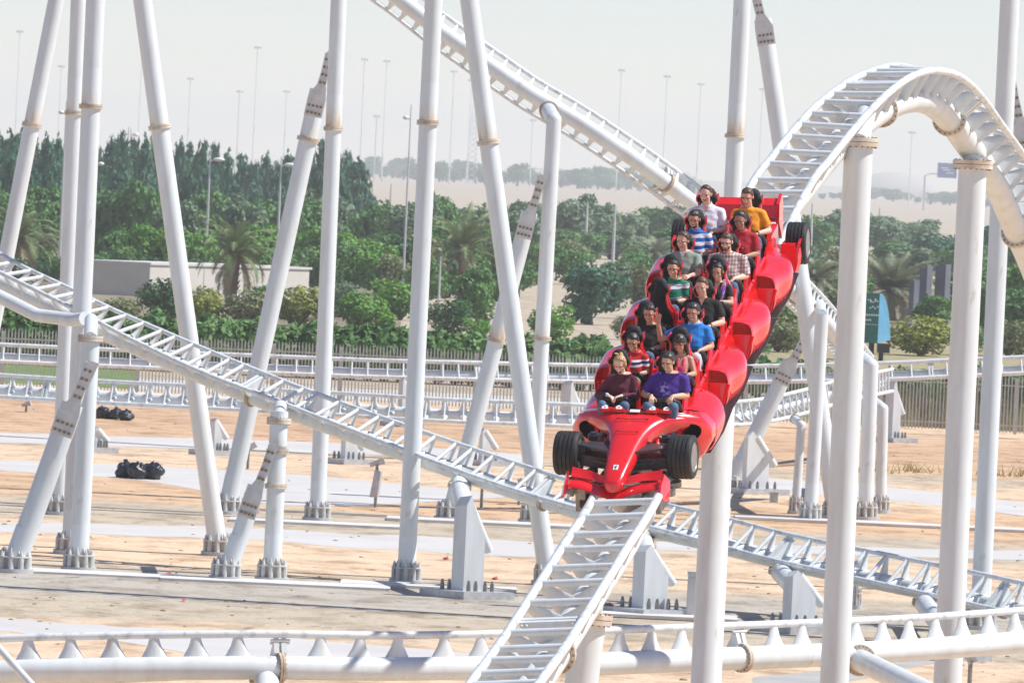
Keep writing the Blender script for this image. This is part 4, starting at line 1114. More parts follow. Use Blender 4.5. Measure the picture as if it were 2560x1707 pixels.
# --- front wing
def wing():
    o = None
    def chord(x):
        a = abs(x); return a
    xs = [-.64 + 1.28*i/28 for i in range(29)]
    secs = []
    for x in xs:
        a = abs(x); dip = -.10*math.exp(-(a/.20)**2) + .05*smoothstep(.25,.6,a)
        yc = -2.02 + .08*smoothstep(.1,.7,a); ch = .105 + .02*smoothstep(.2,.6,a)
        z = .125 + dip
        secs.append([V((x, yc-ch, z-.045)), V((x, yc-ch*.4, z-.028)), V((x, yc+ch*.6, z+.02)), V((x, yc+ch, z+.04)), V((x, yc+ch*.6, z+.04)), V((x, yc-ch*.4, z+.005)), V((x, yc-ch*.9, z-.025))])
    mb = MB(); loft(mb, secs); o = mb.build('front_wing', REDP, train, 50)
    for sx in (-1, 1):                                # upper flap and end plate on each side
        secs = []
        for i in range(13):
            a = .13 + .50*i/12; x = sx*a; s = smoothstep(.13,.45,a)
            z = .185 + .085*s + .02*math.sin(a*11); y = -1.95 + .10*s; ch = .025 + .035*s
            secs.append([V((x, y-ch, z-.03)), V((x, y, z+.006)), V((x, y+ch, z+.065)), V((x, y+ch*.9, z+.045)), V((x, y, z-.014))])
        mb = MB(); loft(mb, secs); mb.build('wing_flap', REDP, o, 50)
        x = sx*.64
        mb = MB(); mb.prism([V((x,-2.20,.08)), V((x,-2.12,.19)), V((x,-1.98,.25)), V((x+sx*.01,-1.93,.33)), V((x+sx*.03,-1.89,.28)), V((x+sx*.05,-1.78,.18)), V((x+sx*.06,-1.80,.02)), V((x+sx*.07,-2.02,-.04)), V((x+sx*.05,-2.14,.0))], V((sx*.035,0,0)))
        mb.prism([V((x,-2.16,.08)), V((x+sx*.07,-2.18,.01)), V((x+sx*.12,-1.95,.0)), V((x+sx*.03,-1.85,.10))], V((0,0,.02)))
        mb.build('end_plate', REDP, o, 30)
wing()

# --- road wheels and suspension
def wheel(x, y, z, r, w, name='wheel'):
    mb = MB(); sx = 1 if x > 0 else -1
    prof = [(-.5*w,.70*r),(-.5*w,.90*r),(-.46*w,.965*r),(-.40*w,.995*r)]
    for k in range(4):
        c = -.27*w + .18*w*k; prof += [(c-.012, r),(c-.009, r-.014),(c+.009, r-.014),(c+.012, r)]
    prof += [(.40*w,.995*r),(.46*w,.965*r),(.5*w,.90*r),(.5*w,.70*r),(.42*w,.62*r),(-.42*w,.62*r)]
    n = 44; rings = [[V((x + px_, y + math.cos(2*PI*j/n)*pr, z + math.sin(2*PI*j/n)*pr)) for j in range(n)] for px_, pr in prof]
    rings.append(rings[0]); mb.rings(rings, cap=False)
    o = mb.build(name, RUBBER, train, 30)
    q = MB(); xo = x + sx*.30*w
    rr = [[V((x + a*sx, y + math.cos(2*PI*j/32)*b, z + math.sin(2*PI*j/32)*b)) for j in range(32)] for a, b in ((.47*w,.70*r),(.49*w,.66*r),(.44*w,.62*r),(.10*w,.58*r),(.08*w,.10*r),(.30*w,.08*r),(.32*w,.02*r))]
    q.rings(rr)
    for k in range(7):
        a = 2*PI*k/7; d = V((0, math.cos(a), math.sin(a))); e = V((0,-math.sin(a), math.cos(a)))
        q.prism([V((xo, y, z)) + d*.08*r - e*.02, V((xo, y, z)) + d*.08*r + e*.02, V((xo+sx*.10*w, y, z)) + d*.63*r + e*.012, V((xo+sx*.10*w, y, z)) + d*.63*r - e*.012], V((sx*.02,0,0)))
    q.build('rim', RIM, o, 30)
    q = MB(); rr = [[V((x - sx*a, y + math.cos(2*PI*j/32)*b, z + math.sin(2*PI*j/32)*b)) for j in range(32)] for a, b in ((.46*w,.70*r),(.47*w,.66*r),(.30*w,.60*r),(.25*w,.2*r),(.36*w,.16*r),(.36*w,.02*r))]
    q.rings(rr); q.build('inner_hub', STEEL, o, 30)
FAX, FAZ = -1.27, .375
for sx in (-1, 1): wheel(sx*.80, FAX, FAZ, .312, .335, 'front_wheel')
for sx in (-1, 1): wheel(sx*.865, 8.50, .36, .318, .31, 'rear_wheel')
def suspension():
    for sx in (-1, 1):
        mb = MB()
        for z0, z1, y0, y1, t in ((.46,.50,-1.42,-1.20,.035),(.30,.33,-1.46,-1.18,.03)):
            mb.prism([V((sx*.15, y0-.10, z0)), V((sx*.15, y1+.12, z0)), V((sx*.66, FAX+.07, z1)), V((sx*.66, FAX-.07, z1))], V((0,0,t)))
        mb.tube([V((sx*.16,-1.05,.56)), V((sx*.66,FAX,.36))], .022, 8)
        mb.box(V((sx*.60, FAX, .38)), (.05,.07,.10))
        mb.prism([V((sx*.14,-1.50,.22)), V((sx*.14,-1.02,.22)), V((sx*.62,-1.12,.24)), V((sx*.62,-1.40,.24))], V((0,0,.16)))
        mb.build('suspension_arm', CARBON, train, 30)
        mb = MB(); mb.tube([V((sx*.50,-1.0,.50)), V((sx*.50,-1.0,.58))], .085, 18); mb.tube([V((sx*.50,-1.0,.58)), V((sx*.50,-1.0,.61))], .05, 14)
        mb.build('damper_cap', CARBON, train, 40)
        mb = MB(); mb.tube([V((sx*.36,-.95,.40)), V((sx*.37,-.86,.46)), V((sx*.39,-.76,.42)), V((sx*.40,-.70,.30))], .035, 12); mb.build('brake_duct', REDP, train, 60)
suspension()

# --- underbody, bogies and guide wheels
def bogie(y):
    root = MB()
    root.box(V((0, y, .02)), (.34, .30, .10)); root.box(V((0, y, -.05)), (.46, .06, .06))
    for sx in (-1, 1):
        root.box(V((sx*.50, y, .02)), (.05, .32, .13)); root.box(V((sx*.56, y, -.13)), (.03, .30, .16))
        for dy in (-.28, .02, .28): root.tube([V((sx*.56, y+dy, -.02)), V((sx*.62, y+dy, -.02))], .035, 8)
        root.tube([V((sx*.535, y-.20, -.10)), V((sx*.535, y+.20, -.10))], .018, 6)
    o = root.build('bogie', STEEL, train, 30)
    for sx in (-1, 1):
        for dy in (-.19, .19):
            q = MB(); q.tube([V((sx*.44-.045, y+dy, .15)), V((sx*.44+.045, y+dy, .15))], .088, 20); q.build('running_wheel', RUBBER, o, 40)
            q = MB(); q.tube([V((sx*.665, y+dy, -.035)), V((sx*.665, y+dy, .045))], .125, 22); q.tube([V((sx*.665, y+dy, -.10)), V((sx*.665, y+dy, .09))], .03, 10); q.build('guide_wheel', STEEL, o, 40)
            q = MB(); q.tube([V((sx*.47-.05, y+dy, -.17)), V((sx*.47+.05, y+dy, -.17))], .10, 20); q.build('upstop_wheel', RUBBER, o, 40)
for y in (-1.55, .95, 3.07, 5.19, 7.31, 8.75): bogie(y)
mb = MB(); mb.box(V((0, -1.15, .14)), (.14, .60, .09)); mb.box(V((0, 3.9, .16)), (.26, 4.8, .06)); mb.box(V((0,-1.0,.30)), (.13,.5,.10)); mb.build('chassis', CARBON, train, 30)

# --- the four car bodies with their side pods
def pod(body, m, sx, inner=.45, first=False, ln=2.02, low=-.03, wide=.985):
    """side pod: a mouth at Y=m, swelling then tapering toward the rear"""
    p9 = [(0,1.0),(.25,1.02),(.55,.97),(.80,.85),(.95,.64),(1.0,.40),(.93,.14),(.72,.0),(.35,.0),(0,.10)] if first else [(0,1.0),(.35,1.01),(.70,.965),(.90,.88),(.99,.70),(1.0,.45),(.93,.16),(.70,.0),(.35,.0),(0,.10)]
    pc = [V((a, b, 0)) for a, b in p9]; pr = [(q.x, q.y) for q in (crom(pc, i*9/36) for i in range(37))]
    full = first or sx < 0; wide = 1.07 if (sx < 0 and not first) else wide
    secs = []; W = wide - inner; H = .63
    def sec(Y, kx, kz, dz, lag=.16):
        return [V((sx*(inner + u*W*kx), Y + lag*u*u - .10*(1-v)*(1 if lag else 0), low + dz + v*H*kz)) for u, v in pr]
    k0 = 1.0 if full else .80
    secs.append(sec(m-.012, k0*.975, .975, .008)); secs.append(sec(m+.02, k0, 1.0, 0))
    for i in range(1, 25):
        u = i/24; kx = (1.0 + .04*math.sin(PI*min(1, u*1.5)) if full else .80 + .235*smoothstep(0, .40, u)) - .66*smoothstep(.42, 1.0, u); kz = 1 - .05*smoothstep(0,.3,u)*(not first) - .34*smoothstep(.40, 1.0, u)
        secs.append(sec(m + .04 + (ln-.04)*u, kx, kz, .10*smoothstep(.4, 1, u), .16*(1-u)))
    mb = MB(); n = len(pr)
    mb.rings(secs, cap=False)
    inn = [secs[0], [V((sx*(inner + .02 + u*W*.92*k0), q.y + .03, low + .04 + v*H*.90)) for (u, v), q in zip(pr, secs[0])]]
    mb.rings(inn, cap=False); mb.add(secs[-1], [list(range(n))])
    o = mb.build('side_pod', REDP, body, 42)
    q = MB(); a = inn[1]; bk = [V((sx*(inner + .03 + u*W*.82*k0), m + (.42 if first else .26) + .10*u, low + .08 + v*H*.80)) for u, v in pr]
    q.rings([a, bk], cap=False); q.add(bk, [list(range(n))]); q.build('mouth_recess', DARKIN if first else REDIN, o, 40)
    if not first:                                       # curved vane standing in the mouth, running down to a point
        q = MB(); s2 = []; fin = []
        for i in range(16):
            u = i/15; z = low - .10 + u*.54
            xl = inner + W*(.56 - .52*u**.7); xr = inner + W*(.60 + .17*u**.9); y = m - .22 + .20*u
            row = []
            for j in range(7):
                w = j/6; row.append(V((sx*(xl + (xr-xl)*w), y + .10*(1-w) - .05*math.sin(PI*w), z)))
            s2.append(row + [p + V((0,.022,0)) for p in row[::-1]])
            h = .03 + .12*math.sin(PI*min(1, u*.9+.05))
            fin.append([V((sx*(xr-.012), y + .02, z)), V((sx*(xr+.012), y + .02, z)), V((sx*(xr+.05*u+.015), y - h, z)), V((sx*(xr+.05*u-.005), y - h, z))])
        loft(q, s2); loft(q, fin); q.build('pod_vane', REDP, o, 40)
    q = MB()                                            # dark floor tray edge below and behind the pod
    q.prism([V((sx*.70, m+.02, low-.03)), V((sx*.90, m+.06, low-.02)), V((sx*1.00, m+.62, low+.10)), V((sx*1.045, m+1.22, low+.27)), V((sx*.90, m+1.30, low+.26)), V((sx*.62, m+1.0, low+.05))], V((sx*.004,0,.016)))
    q.build('floor_tray', CARBON, o, 30)
def car(k):
    y0 = -.52 + 2*PITCHR*k; y1 = y0 + 2*PITCHR - .06
    mb = MB(); X = .60
    for sx in (-1, 1):
        secs = []
        for i in range(9):
            u = i/8; Y = y0 + (y1-y0)*u; zt = .60
            secs.append([V((sx*(X-.05), Y, .22)), V((sx*X, Y, .22)), V((sx*(X+.01), Y, zt-.03)), V((sx*(X-.02), Y, zt)), V((sx*(X-.05), Y, zt-.03))])
        loft(mb, secs)
    mb.box(V((0, (y0+y1)/2, .25)), (X-.04, (y1-y0)/2, .03))
    # ridge between the seats
    secs = []
    for i in range(9):
        u = i/8; Y = y0 + (y1-y0)*u; h = .64
        secs.append([V((-.10, Y, .26)), V((.10, Y, .26)), V((.075, Y, h-.05)), V((0, Y, h)), V((-.075, Y, h-.05))])
    loft(mb, secs)
    body = mb.build('car_body', REDP, train, 40)
    m = -.28 + 2*PITCHR*k
    for sx in (-1, 1): pod(body, m + (.42 if k == 0 else 0), sx, first=(k == 0), ln=(1.62 if k == 0 else 2.02))
    if k:                                               # cross fairing between cars
        q = MB(); q.box(V((0, y0-.02, .50)), (.56, .04, .18)); q.build('cross_fairing', REDP, body, 30)
    return body
bodies = [car(k) for k in range(4)]
# tail fairing and fenders before the rear wheels
q = MB(); q.box(V((0, 8.25, .42)), (.55, .36, .20)); q.box(V((0, 8.85, .34)), (.16, .45, .14)); tail = q.build('tail_fairing', REDP, train, 30)
for sx in (-1, 1):
    q = MB(); s2 = []
    for i in range(12):
        u = i/11; z = -.02 + u*.48; x0 = .62 + .05*u; x1 = .86 + .08*math.sin(PI*u*.8); y = 7.98 + .16*u
        s2.append([V((sx*x0, y, z)), V((sx*x1, y-.10, z)), V((sx*(x1+.035), y+.02, z)), V((sx*(x0+.02), y+.16, z))])
    loft(q, s2); q.prism([V((sx*.84, 7.86, -.04)), V((sx*.88, 7.86, -.04)), V((sx*.97, 8.05, .50)), V((sx*.93, 8.05, .50))], V((0,.18,.02)))
    q.build('rear_fender', REDP, train, 40)
def rear_wing():
    n0 = set(bpy.data.objects)
    q = MB(); s2 = []
    for i in range(11):
        x = -.475 + .95*i/10
        s2.append([V((x, 8.92, .80)), V((x, 9.00, .97)), V((x, 9.16, 1.03)), V((x, 9.17, .99)), V((x, 9.05, .93)), V((x, 8.97, .78))])
    loft(q, s2)
    q.box(V((0, 8.96, .755)), (.47, .05, .02)); o = q.build('rear_wing', REDP, train, 40)
    q = MB(); s2 = []
    for i in range(11):
        x = -.475 + .95*i/10; s2.append([V((x, 9.06, .72)), V((x, 9.10, .70)), V((x, 9.26, .78)), V((x, 9.24, .80))])
    loft(q, s2); q.build('wing_flap', REDP, o, 40)
    for sx in (-1, 1):
        x = sx*.475
        q = MB(); q.prism([V((x, 8.86, .76)), V((x, 8.95, 1.01)), V((x, 9.22, 1.09)), V((x, 9.30, .95)), V((x, 9.25, .60)), V((x, 9.10, .42)), V((x, 8.98, .60))], V((sx*.05,0,0))); q.build('end_plate', REDP, o, 30)
        q = MB(); q.tube([V((sx*.2, 8.9, .40)), V((sx*.2, 9.02, .80))], .03, 10); q.build('wing_post', CARBON, o, 40)
    q = MB()
    for k in range(3): q.tube([V((-.05 + .07*k, 8.925, .80)), V((-.05 + .07*k, 8.91, .80))], .022, 10)
    q.build('tail_lamp', mat('lamp_red', (.10,.004,.005), None, 2, .3), o, 40)
    for ob in set(bpy.data.objects) - n0:
        for v in ob.data.vertices: v.co.z -= .19
rear_wing()

for o in list(bpy.data.objects):
    r_ = o
    while r_.parent is not None: r_ = r_.parent
    if r_ is train and o.type == 'MESH' and o.name.split('.')[0] not in ('car_body', 'side_pod', 'mouth_recess', 'pod_vane', 'floor_tray'):
        for v in o.data.vertices:
            if v.co.y < -.45: e = -.45 - v.co.y; v.co.x -= e*.045; v.co.z += e*.035
# --- seats and lap bars
OUT = [(0,1.465),(.05,1.46),(.088,1.440),(.110,1.405),(.119,1.365),(.133,1.350),(.141,1.32),(.137,1.28),(.120,1.255),(.108,1.22),(.112,1.15),(.145,1.07),(.195,1.00),(.228,.90),(.232,.70),(.22,.46)]
def ysh(z): return -.03 + .17*(z-.6)
def seat_proto():
    rr = lambda grow: [(x*(1 if i > 4 else .78) + (grow if i > 4 else 0), z - (.07 if i < 5 else 0)) for i, (x, z) in enumerate(OUT)]
    def sheetm(o, f0, f1):
        pts = [(x, z) for x, z in o] + [(-x, z) for x, z in o[::-1] if x > 0]
        return [V((x, ysh(z) + f0, z)) for x, z in pts], [V((x, ysh(z) + f1, z)) for x, z in pts]
    mb = MB(); s = []
    for f, g in ((.13, .0), (.10, .020), (.03, .024)): s.append(sheetm(rr(g), f, 0)[0])
    mb.rings(s)
    # raised rim down both sides
    for sx in (-1, 1):
        rim = [V((sx*(x + .014), ysh(z) - .015 - .045*smoothstep(1.2, 1.0, z) - .02, z)) for x, z in OUT[5:]]
        mb.tube(rim, [.018, .023, .021, .015] + [.022]*(len(rim)-4), 8)
        mb.prism([V((sx*.272, .10, .42)), V((sx*.272, .12, .98)), V((sx*.272, -.02, .90)), V((sx*.272, -.22, .73)), V((sx*.272, -.40, .62)), V((sx*.272, -.40, .42))], V((sx*-.03,0,0)))
    mb.box(V((0,-.20,.40)), (.26,.28,.05))
    seat = mb.build('seat', REDP, train, 40)
    mb = MB(); s = []
    for f, g in ((.035, -.002), (-.012, -.002), (-.040, -.016), (-.052, -.05)):
        o = [(max(0, x + g) if x > 0 else 0, z + (g if i < 4 else 0)) for i, (x, z) in enumerate(OUT)]
        s.append(sheetm(o, f, 0)[0])
    mb.rings(s); mb.box(V((0,-.24,.49)), (.20,.25,.05))
    for sx in (-1, 1): mb.ell(V((sx*.136, ysh(1.30)-.045, 1.305)), (.018,.032,.036), nu=12, nv=8)
    mb.build('seat_pad', PAD, seat, 45)
    return seat
sp = seat_proto(); first = True
bar = MB()
LBZ = .07
bar.tube([V((-.15,-.40,.84+LBZ)), V((.15,-.40,.84+LBZ))], .042, 14); bar.tube([V((0,-.40,.88)), V((0,-.47,.74)), V((0,-.50,.45))], .035, 10)
for sx in (-1, 1): bar.tube([V((sx*.15,-.40,.91)), V((sx*.215,-.38,.87)), V((sx*.235,-.28,.76)), V((sx*.235,-.05,.60))], [.042,.045,.04,.03], 12)
bar.box(V((0,-.35,.83)), (.16,.06,.05))
lb = bar.build('lap_bar', BLACK, train, 50)
for k in range(8):
    for side in (-1, 1):
        x, y = seat_pos(k, side)
        if first: s_, l_ = sp, lb; first = False
        else:
            s_ = copy_tree(sp, train); l_ = lb.copy(); COL.objects.link(l_)
        s_.location = (x, y, 0); l_.location = (x, y, 0)
# ------------------------------------------------------------------ the riders
def skin(name, c):
    m = mat('skin_' + name, tuple(x*.93 for x in c), tuple(min(1, x*1.05) for x in c), 18, .5, lo=.3, hi=.7)
    b = m.node_tree.nodes['Principled BSDF']; b.inputs['Subsurface Weight'].default_value = .06; b.inputs['Subsurface Radius'].default_value = (.012,.005,.003); b.inputs['Subsurface Scale'].default_value = .5
    return m
SK = dict(pale=skin('pale', (.76,.49,.38)), fair=skin('fair', (.70,.43,.32)), tan=skin('tan', (.56,.32,.215)), brown=skin('brown', (.40,.215,.135)), asian=skin('light_tan', (.64,.39,.26)))
HA = dict(black=mat('hair_black', (.016,.013,.012), (.06,.05,.044), 30, .45, stretch=(3,1,1)), brown=mat('hair_brown', (.06,.034,.02), (.14,.085,.05), 30, .5, stretch=(3,1,1)), blonde=mat('hair_blonde', (.36,.21,.08), (.58,.38,.17), 30, .5, stretch=(3,1,1)))
LIP = mat('lips', (.36,.12,.10), (.42,.15,.12), 30, .4); MOUTH = mat('mouth_dark', (.06,.012,.012), None, 9, .5); TEETH = mat('teeth', (.80,.77,.70), None, 9, .3); EYE = mat('eye_dark', (.03,.02,.018), None, 9, .25)
JEANS = mat('denim', (.045,.09,.17), (.12,.20,.33), 7, .85, lo=.3, hi=.7, detail=7, bump=.2, bdist=.006)
JEAND = mat('dark_trousers', (.02,.028,.045), (.04,.055,.085), 7, .85, detail=7)
JEANG = mat('pale_grey_jeans', (.50,.52,.58), (.66,.68,.73), 6, .85)
SHORT = mat('khaki_shorts', (.22,.18,.12), (.30,.25,.17), 6, .9)
SHOE = mat('shoe', (.03,.03,.03), (.06,.06,.06), 6, .6)
STRAP = mat('watch_strap', (.012,.012,.014), None, 6, .4); STRAPB = mat('pale_band', (.55,.62,.72), (.70,.75,.82), 9, .4)
GLASSR = mat('goggle_temple', (.55,.06,.03), None, 6, .4); 
def lens_mat():
    m, nt, b = new_mat('goggle_lens'); b.inputs['Base Color'].default_value = (.35,.30,.30,1); b.inputs['Roughness'].default_value = .08; b.inputs['Alpha'].default_value = .05
    return m
LENS = lens_mat()

def cloth(name, c, c2=None, rough=.85):
    return mat('cloth_' + name, c, c2 or tuple(min(1, x*1.25 + .003) for x in c), 9, rough, lo=.3, hi=.7, bump=.25, bdist=.008, detail=5)
def striped(name, bands, period=.12, dirn='Z', phase=0.0):
    """bands: list of (position 0..1, colour) repeated along the height of the shirt"""
    m, nt, b = new_mat('cloth_' + name); N = nt.nodes; L = nt.links
    tc = N.new('ShaderNodeTexCoord'); sp = N.new('ShaderNodeSeparateXYZ'); L.new(tc.outputs['Object'], sp.inputs[0])
    nz = N.new('ShaderNodeTexNoise'); nz.inputs['Scale'].default_value = 9; L.new(tc.outputs['Object'], nz.inputs['Vector'])
    a = N.new('ShaderNodeMath'); a.operation = 'MULTIPLY_ADD'; L.new(nz.outputs[0], a.inputs[0]); a.inputs[1].default_value = .022; L.new(sp.outputs[dirn], a.inputs[2])
    d = N.new('ShaderNodeMath'); d.operation = 'DIVIDE'; L.new(a.outputs[0], d.inputs[0]); d.inputs[1].default_value = period
    e = N.new('ShaderNodeMath'); e.operation = 'ADD'; L.new(d.outputs[0], e.inputs[0]); e.inputs[1].default_value = phase + 20
    f = N.new('ShaderNodeMath'); f.operation = 'FRACT'; L.new(e.outputs[0], f.inputs[0])
    rp = N.new('ShaderNodeValToRGB'); rp.color_ramp.interpolation = 'CONSTANT'; el = rp.color_ramp.elements
    el[0].position = 0; el[0].color = (*bands[0][1], 1); el[1].position = bands[1][0]; el[1].color = (*bands[1][1], 1)
    for p, c in bands[2:]: q = el.new(p); q.color = (*c, 1)
    L.new(f.outputs[0], rp.inputs[0]); L.new(rp.outputs[0], b.inputs['Base Color']); b.inputs['Roughness'].default_value = .85
    return m
def plaid():
    m, nt, b = new_mat('cloth_plaid'); N = nt.nodes; L = nt.links
    tc = N.new('ShaderNodeTexCoord'); sp = N.new('ShaderNodeSeparateXYZ'); L.new(tc.outputs['Object'], sp.inputs[0]); outs = []
    for ax, per in (('X', .045), ('Z', .05)):
        d = N.new('ShaderNodeMath'); d.operation = 'MULTIPLY_ADD'; L.new(sp.outputs[ax], d.inputs[0]); d.inputs[1].default_value = 1/per; d.inputs[2].default_value = 20
        f = N.new('ShaderNodeMath'); f.operation = 'FRACT'; L.new(d.outputs[0], f.inputs[0])
        rp = N.new('ShaderNodeValToRGB'); rp.color_ramp.interpolation = 'CONSTANT'; e = rp.color_ramp.elements
        e[0].position = 0; e[0].color = (.86,.82,.80,1); e[1].position = .48; e[1].color = (.42,.25,.22,1); q = e.new(.70); q.color = (.80,.74,.72,1); q = e.new(.86); q.color = (.30,.17,.16,1)
        L.new(f.outputs[0], rp.inputs[0]); outs.append(rp.outputs[0])
    mx = N.new('ShaderNodeMix'); mx.data_type = 'RGBA'; mx.blend_type = 'MULTIPLY'; mx.inputs[0].default_value = .9; L.new(outs[0], mx.inputs[6]); L.new(outs[1], mx.inputs[7])
    L.new(mx.outputs[2], b.inputs['Base Color']); b.inputs['Roughness'].default_value = .85
    return m

def bake(mb, name, mats, voxel, smooth_it=2, parent=None, disp=None):
    """fuse the overlapping volumes of mb into one continuous skin"""
    me = bpy.data.meshes.new(name); me.from_pydata([tuple(q) for q in mb.v], [], mb.f)
    bm = bmesh.new(); bm.from_mesh(me); bmesh.ops.recalc_face_normals(bm, faces=bm.faces); bm.to_mesh(me); bm.free()
    o = bpy.data.objects.new(name, me); COL.objects.link(o)
    r = o.modifiers.new('r', 'REMESH'); r.mode = 'VOXEL'; r.voxel_size = voxel; r.use_smooth_shade = True
    if smooth_it:
        s = o.modifiers.new('s', 'SMOOTH'); s.factor = .5; s.iterations = smooth_it
    dg = bpy.context.evaluated_depsgraph_get(); ev = o.evaluated_get(dg)
    m2 = bpy.data.meshes.new_from_object(ev); m2.name = name
    o.modifiers.clear(); o.data = m2; bpy.data.meshes.remove(me)
    m2.materials.clear()
    for m in (mats if isinstance(mats, (list, tuple)) else [mats]): m2.materials.append(m)
    if disp:
        for v in m2.vertices: v.co += disp(v.co)
    m2.polygons.foreach_set('use_smooth', [True]*len(m2.polygons))
    if parent is not None: o.parent = parent
    return o

def hand(mb, w, d, palm_n, side, curl=.9, spread=.0, sc=1.0):
    """palm box, four unequal curled fingers and a thumb; w wrist, d direction of the palm, palm_n its inward normal"""
    d = d.normalized(); n = (palm_n - d*palm_n.dot(d)).normalized(); s = d.cross(n)*side
    mb.tube([w - d*.02, w + d*.03, w + d*.085*sc], [.026*sc, .036*sc, .040*sc], 10, True, ref=n, r2=[.019*sc, .017*sc, .014*sc])
    for i, (off, ln) in enumerate(((-.030,.066),(-.010,.076),(.011,.071),(.030,.055))):
        p = w + d*.080*sc + s*off*sc; q = [p]; dd = d + s*(off*spread*9)
        c = 0
        for k, f in enumerate((.42,.33,.25)):
            c += curl*(.9 if k else .6); t = (dd.normalized()*math.cos(c) + n*math.sin(c)); q.append(q[-1] + t*ln*f*sc*1.25)
        mb.tube(q, [.0098*sc, .0092*sc, .0086*sc, .0066*sc], 8)
    p = w + d*.025*sc - s*.030*sc
    t1 = (d*.55 - s*.75 + n*.35).normalized(); t2 = (d*.85 - s*.25 + n*.45).normalized()
    mb.tube([p, p + t1*.038*sc, p + t1*.038*sc + t2*.042*sc], [.0135*sc, .0115*sc, .008*sc], 8)

def person(k, side, label, P_):
    x0, y0 = seat_pos(k, side); g = P_.get
    s = g('s', 1.0); w = g('w', 1.0); belly = g('belly', 0.0); sk = SK[g('skin', 'tan')]; hair = HA[g('hair', 'black')]
    hp = V((0, -.145, .655)); s *= 1.06
    def S(x, y, z): return hp + (V((x, y, z)) - hp)*s
    yaw = g('yaw', 0); pit = g('pitch', .06); rol = g('roll', 0)
    nb = S(0, .01, 1.185); lean = g('lean', 0) + .10 + g('ll', 0)
    nb = nb + V((lean*.4, -abs(g('fwd', 0)), 0))
    HR = Matrix.Rotation(yaw, 3, 'Z') @ Matrix.Rotation(pit, 3, 'X') @ Matrix.Rotation(rol, 3, 'Y')
    hs = g('hs', 1.03)*.985*(.55 + .45*s)
    hc = nb + HR @ V((0, -.030, .165*hs))
    def H(x, y, z): return hc + HR @ (V((x, y, z))*hs)
    HX = (HR @ V((1,0,0)), HR @ V((0,1,0)), HR @ V((0,0,1)))
    mb = MB()
    def ring(c, rx, ry, n=18, til=0): return [V(c) + V((math.cos(2*PI*j/n)*rx, math.sin(2*PI*j/n)*ry, math.sin(2*PI*j/n)*til)) for j in range(n)]
    def torso(m, f, top=True, z0=0):
        rr = [(S(0,-.13,.56), .165*w, .115+belly*.3), (S(0,-.145,.68), .172*w, .122+belly*.9), (S(0,-.125,.80), .166*w, .122+belly), (S(0,-.085,.93), .172*w, .120+belly*.5), (S(0,-.040,1.045), .180*w, .108), (S(0,-.008,1.115), .165*w, .085), (S(0,.006,1.155), .115*w, .070), (nb + V((0,0,.012)), .062, .060)]
        rr = [(c + V((lean*.4*max(0,(c.z-.7))/.5, -abs(g('fwd',0))*max(0,(c.z-.7))/.5, 0)), a*(.45+.55*s) + f, b*(.45+.55*s) + f) for c, a, b in rr]
        if not top: rr = rr[:-1] + [(rr[-1][0] - V((0,0,.006)), rr[-1][1] + .010, rr[-1][2] + .008)]
        m.rings([ring(c, a, b) for c, a, b in rr])
    torso(mb, 0)
    mb.tube([nb - V((0,0,.03)), nb.lerp(hc, .5), H(0,.012,-.02)], [.056*(.5+.5*s)*g('neck',1.0), .052*(.5+.5*s)*g('neck',1.0), .055*hs], 12)
    # head: skull, jaw, chin, cheeks, nose, brow, ears
    mb.ell(H(0,.006,.028), (.077*hs,.097*hs,.092*hs), HX, 18, 12); mb.ell(H(0,-.030,-.040), (.062*hs*g('jaw',1.0),.062*hs,.072*hs), HX, 16, 10)
    mb.ell(H(0,-.060,-.090), (.030*hs,.030*hs,.024*hs), HX, 12, 8)
    for q in (-1, 1):
        mb.ell(H(q*.038,-.066,-.022), (.026*hs,.022*hs,.026*hs), HX, 10, 8); mb.ell(H(q*.080,.008,.0), (.010*hs,.022*hs,.032*hs), HX, 10, 8)
        mb.ell(H(q*.031,-.082,.030), (.026*hs,.012*hs,.009*hs), HX, 10, 6)
    mb.tube([H(0,-.088,.020), H(0,-.102,-.008), H(0,-.113,-.026)], [.009*hs,.012*hs,.0155*hs], 8); mb.ell(H(0,-.102,-.030), (.019*hs,.014*hs,.010*hs), HX, 10, 6)
    mb.ell(H(0,-.088,-.056), (.024*hs,.011*hs,.007*hs), HX, 10, 6); mb.ell(H(0,-.087,-.068), (.021*hs,.011*hs,.007*hs), HX, 10, 6)
    # arms
    arms = g('arms', {}); A = {}
    for q in (-1, 1):
        d = arms.get(q, {})
        sh = S(q*.176*w, -.010, 1.085) + V((lean*.35, -abs(g('fwd',0))*.8, 0))
        if d and not d.get('flip'): d = dict(d); d['wr'] = (d['wr'][0], d['wr'][1]+.02, d['wr'][2]+.075); d['el'] = (d['el'][0], d['el'][1], d['el'][2]+.035)
        el = S(*d['el']) if 'el' in d else S(q*(.262 + .05*(w-1)), -.12 - .02*q*0, .855)
        wr = S(*d['wr']) if 'wr' in d else S(q*.115, -.365, .865)
        hd = V(d['hd']) if 'hd' in d else V((-q*.35, -.85, -.15)); pn = V(d['pn']) if 'pn' in d else V((0, -.35, -1))
        A[q] = (sh, el, wr)
        aw = (.5 + .5*s)*(.85 + .15*w)*g('armw', 1.0)
        mb.ell(sh, (.058*aw,.055*aw,.060*aw), nu=14, nv=10); mb.tube([S(q*.05*w,0,1.13), sh + V((0,0,.012))], [.045*aw,.046*aw], 12)
        mb.tube([sh, sh.lerp(el,.45), el], [.054*aw,.049*aw,.040*aw], 14); mb.ell(el, (.040*aw,)*3, nu=12, nv=8)
        mb.tube([el, el.lerp(wr,.35), wr], [.040*aw,.039*aw,.026*aw], 14)
        hand(mb, wr, hd, pn, q*d.get('flip', 1), d.get('curl', .95), d.get('spread', 0), .5 + .5*s)
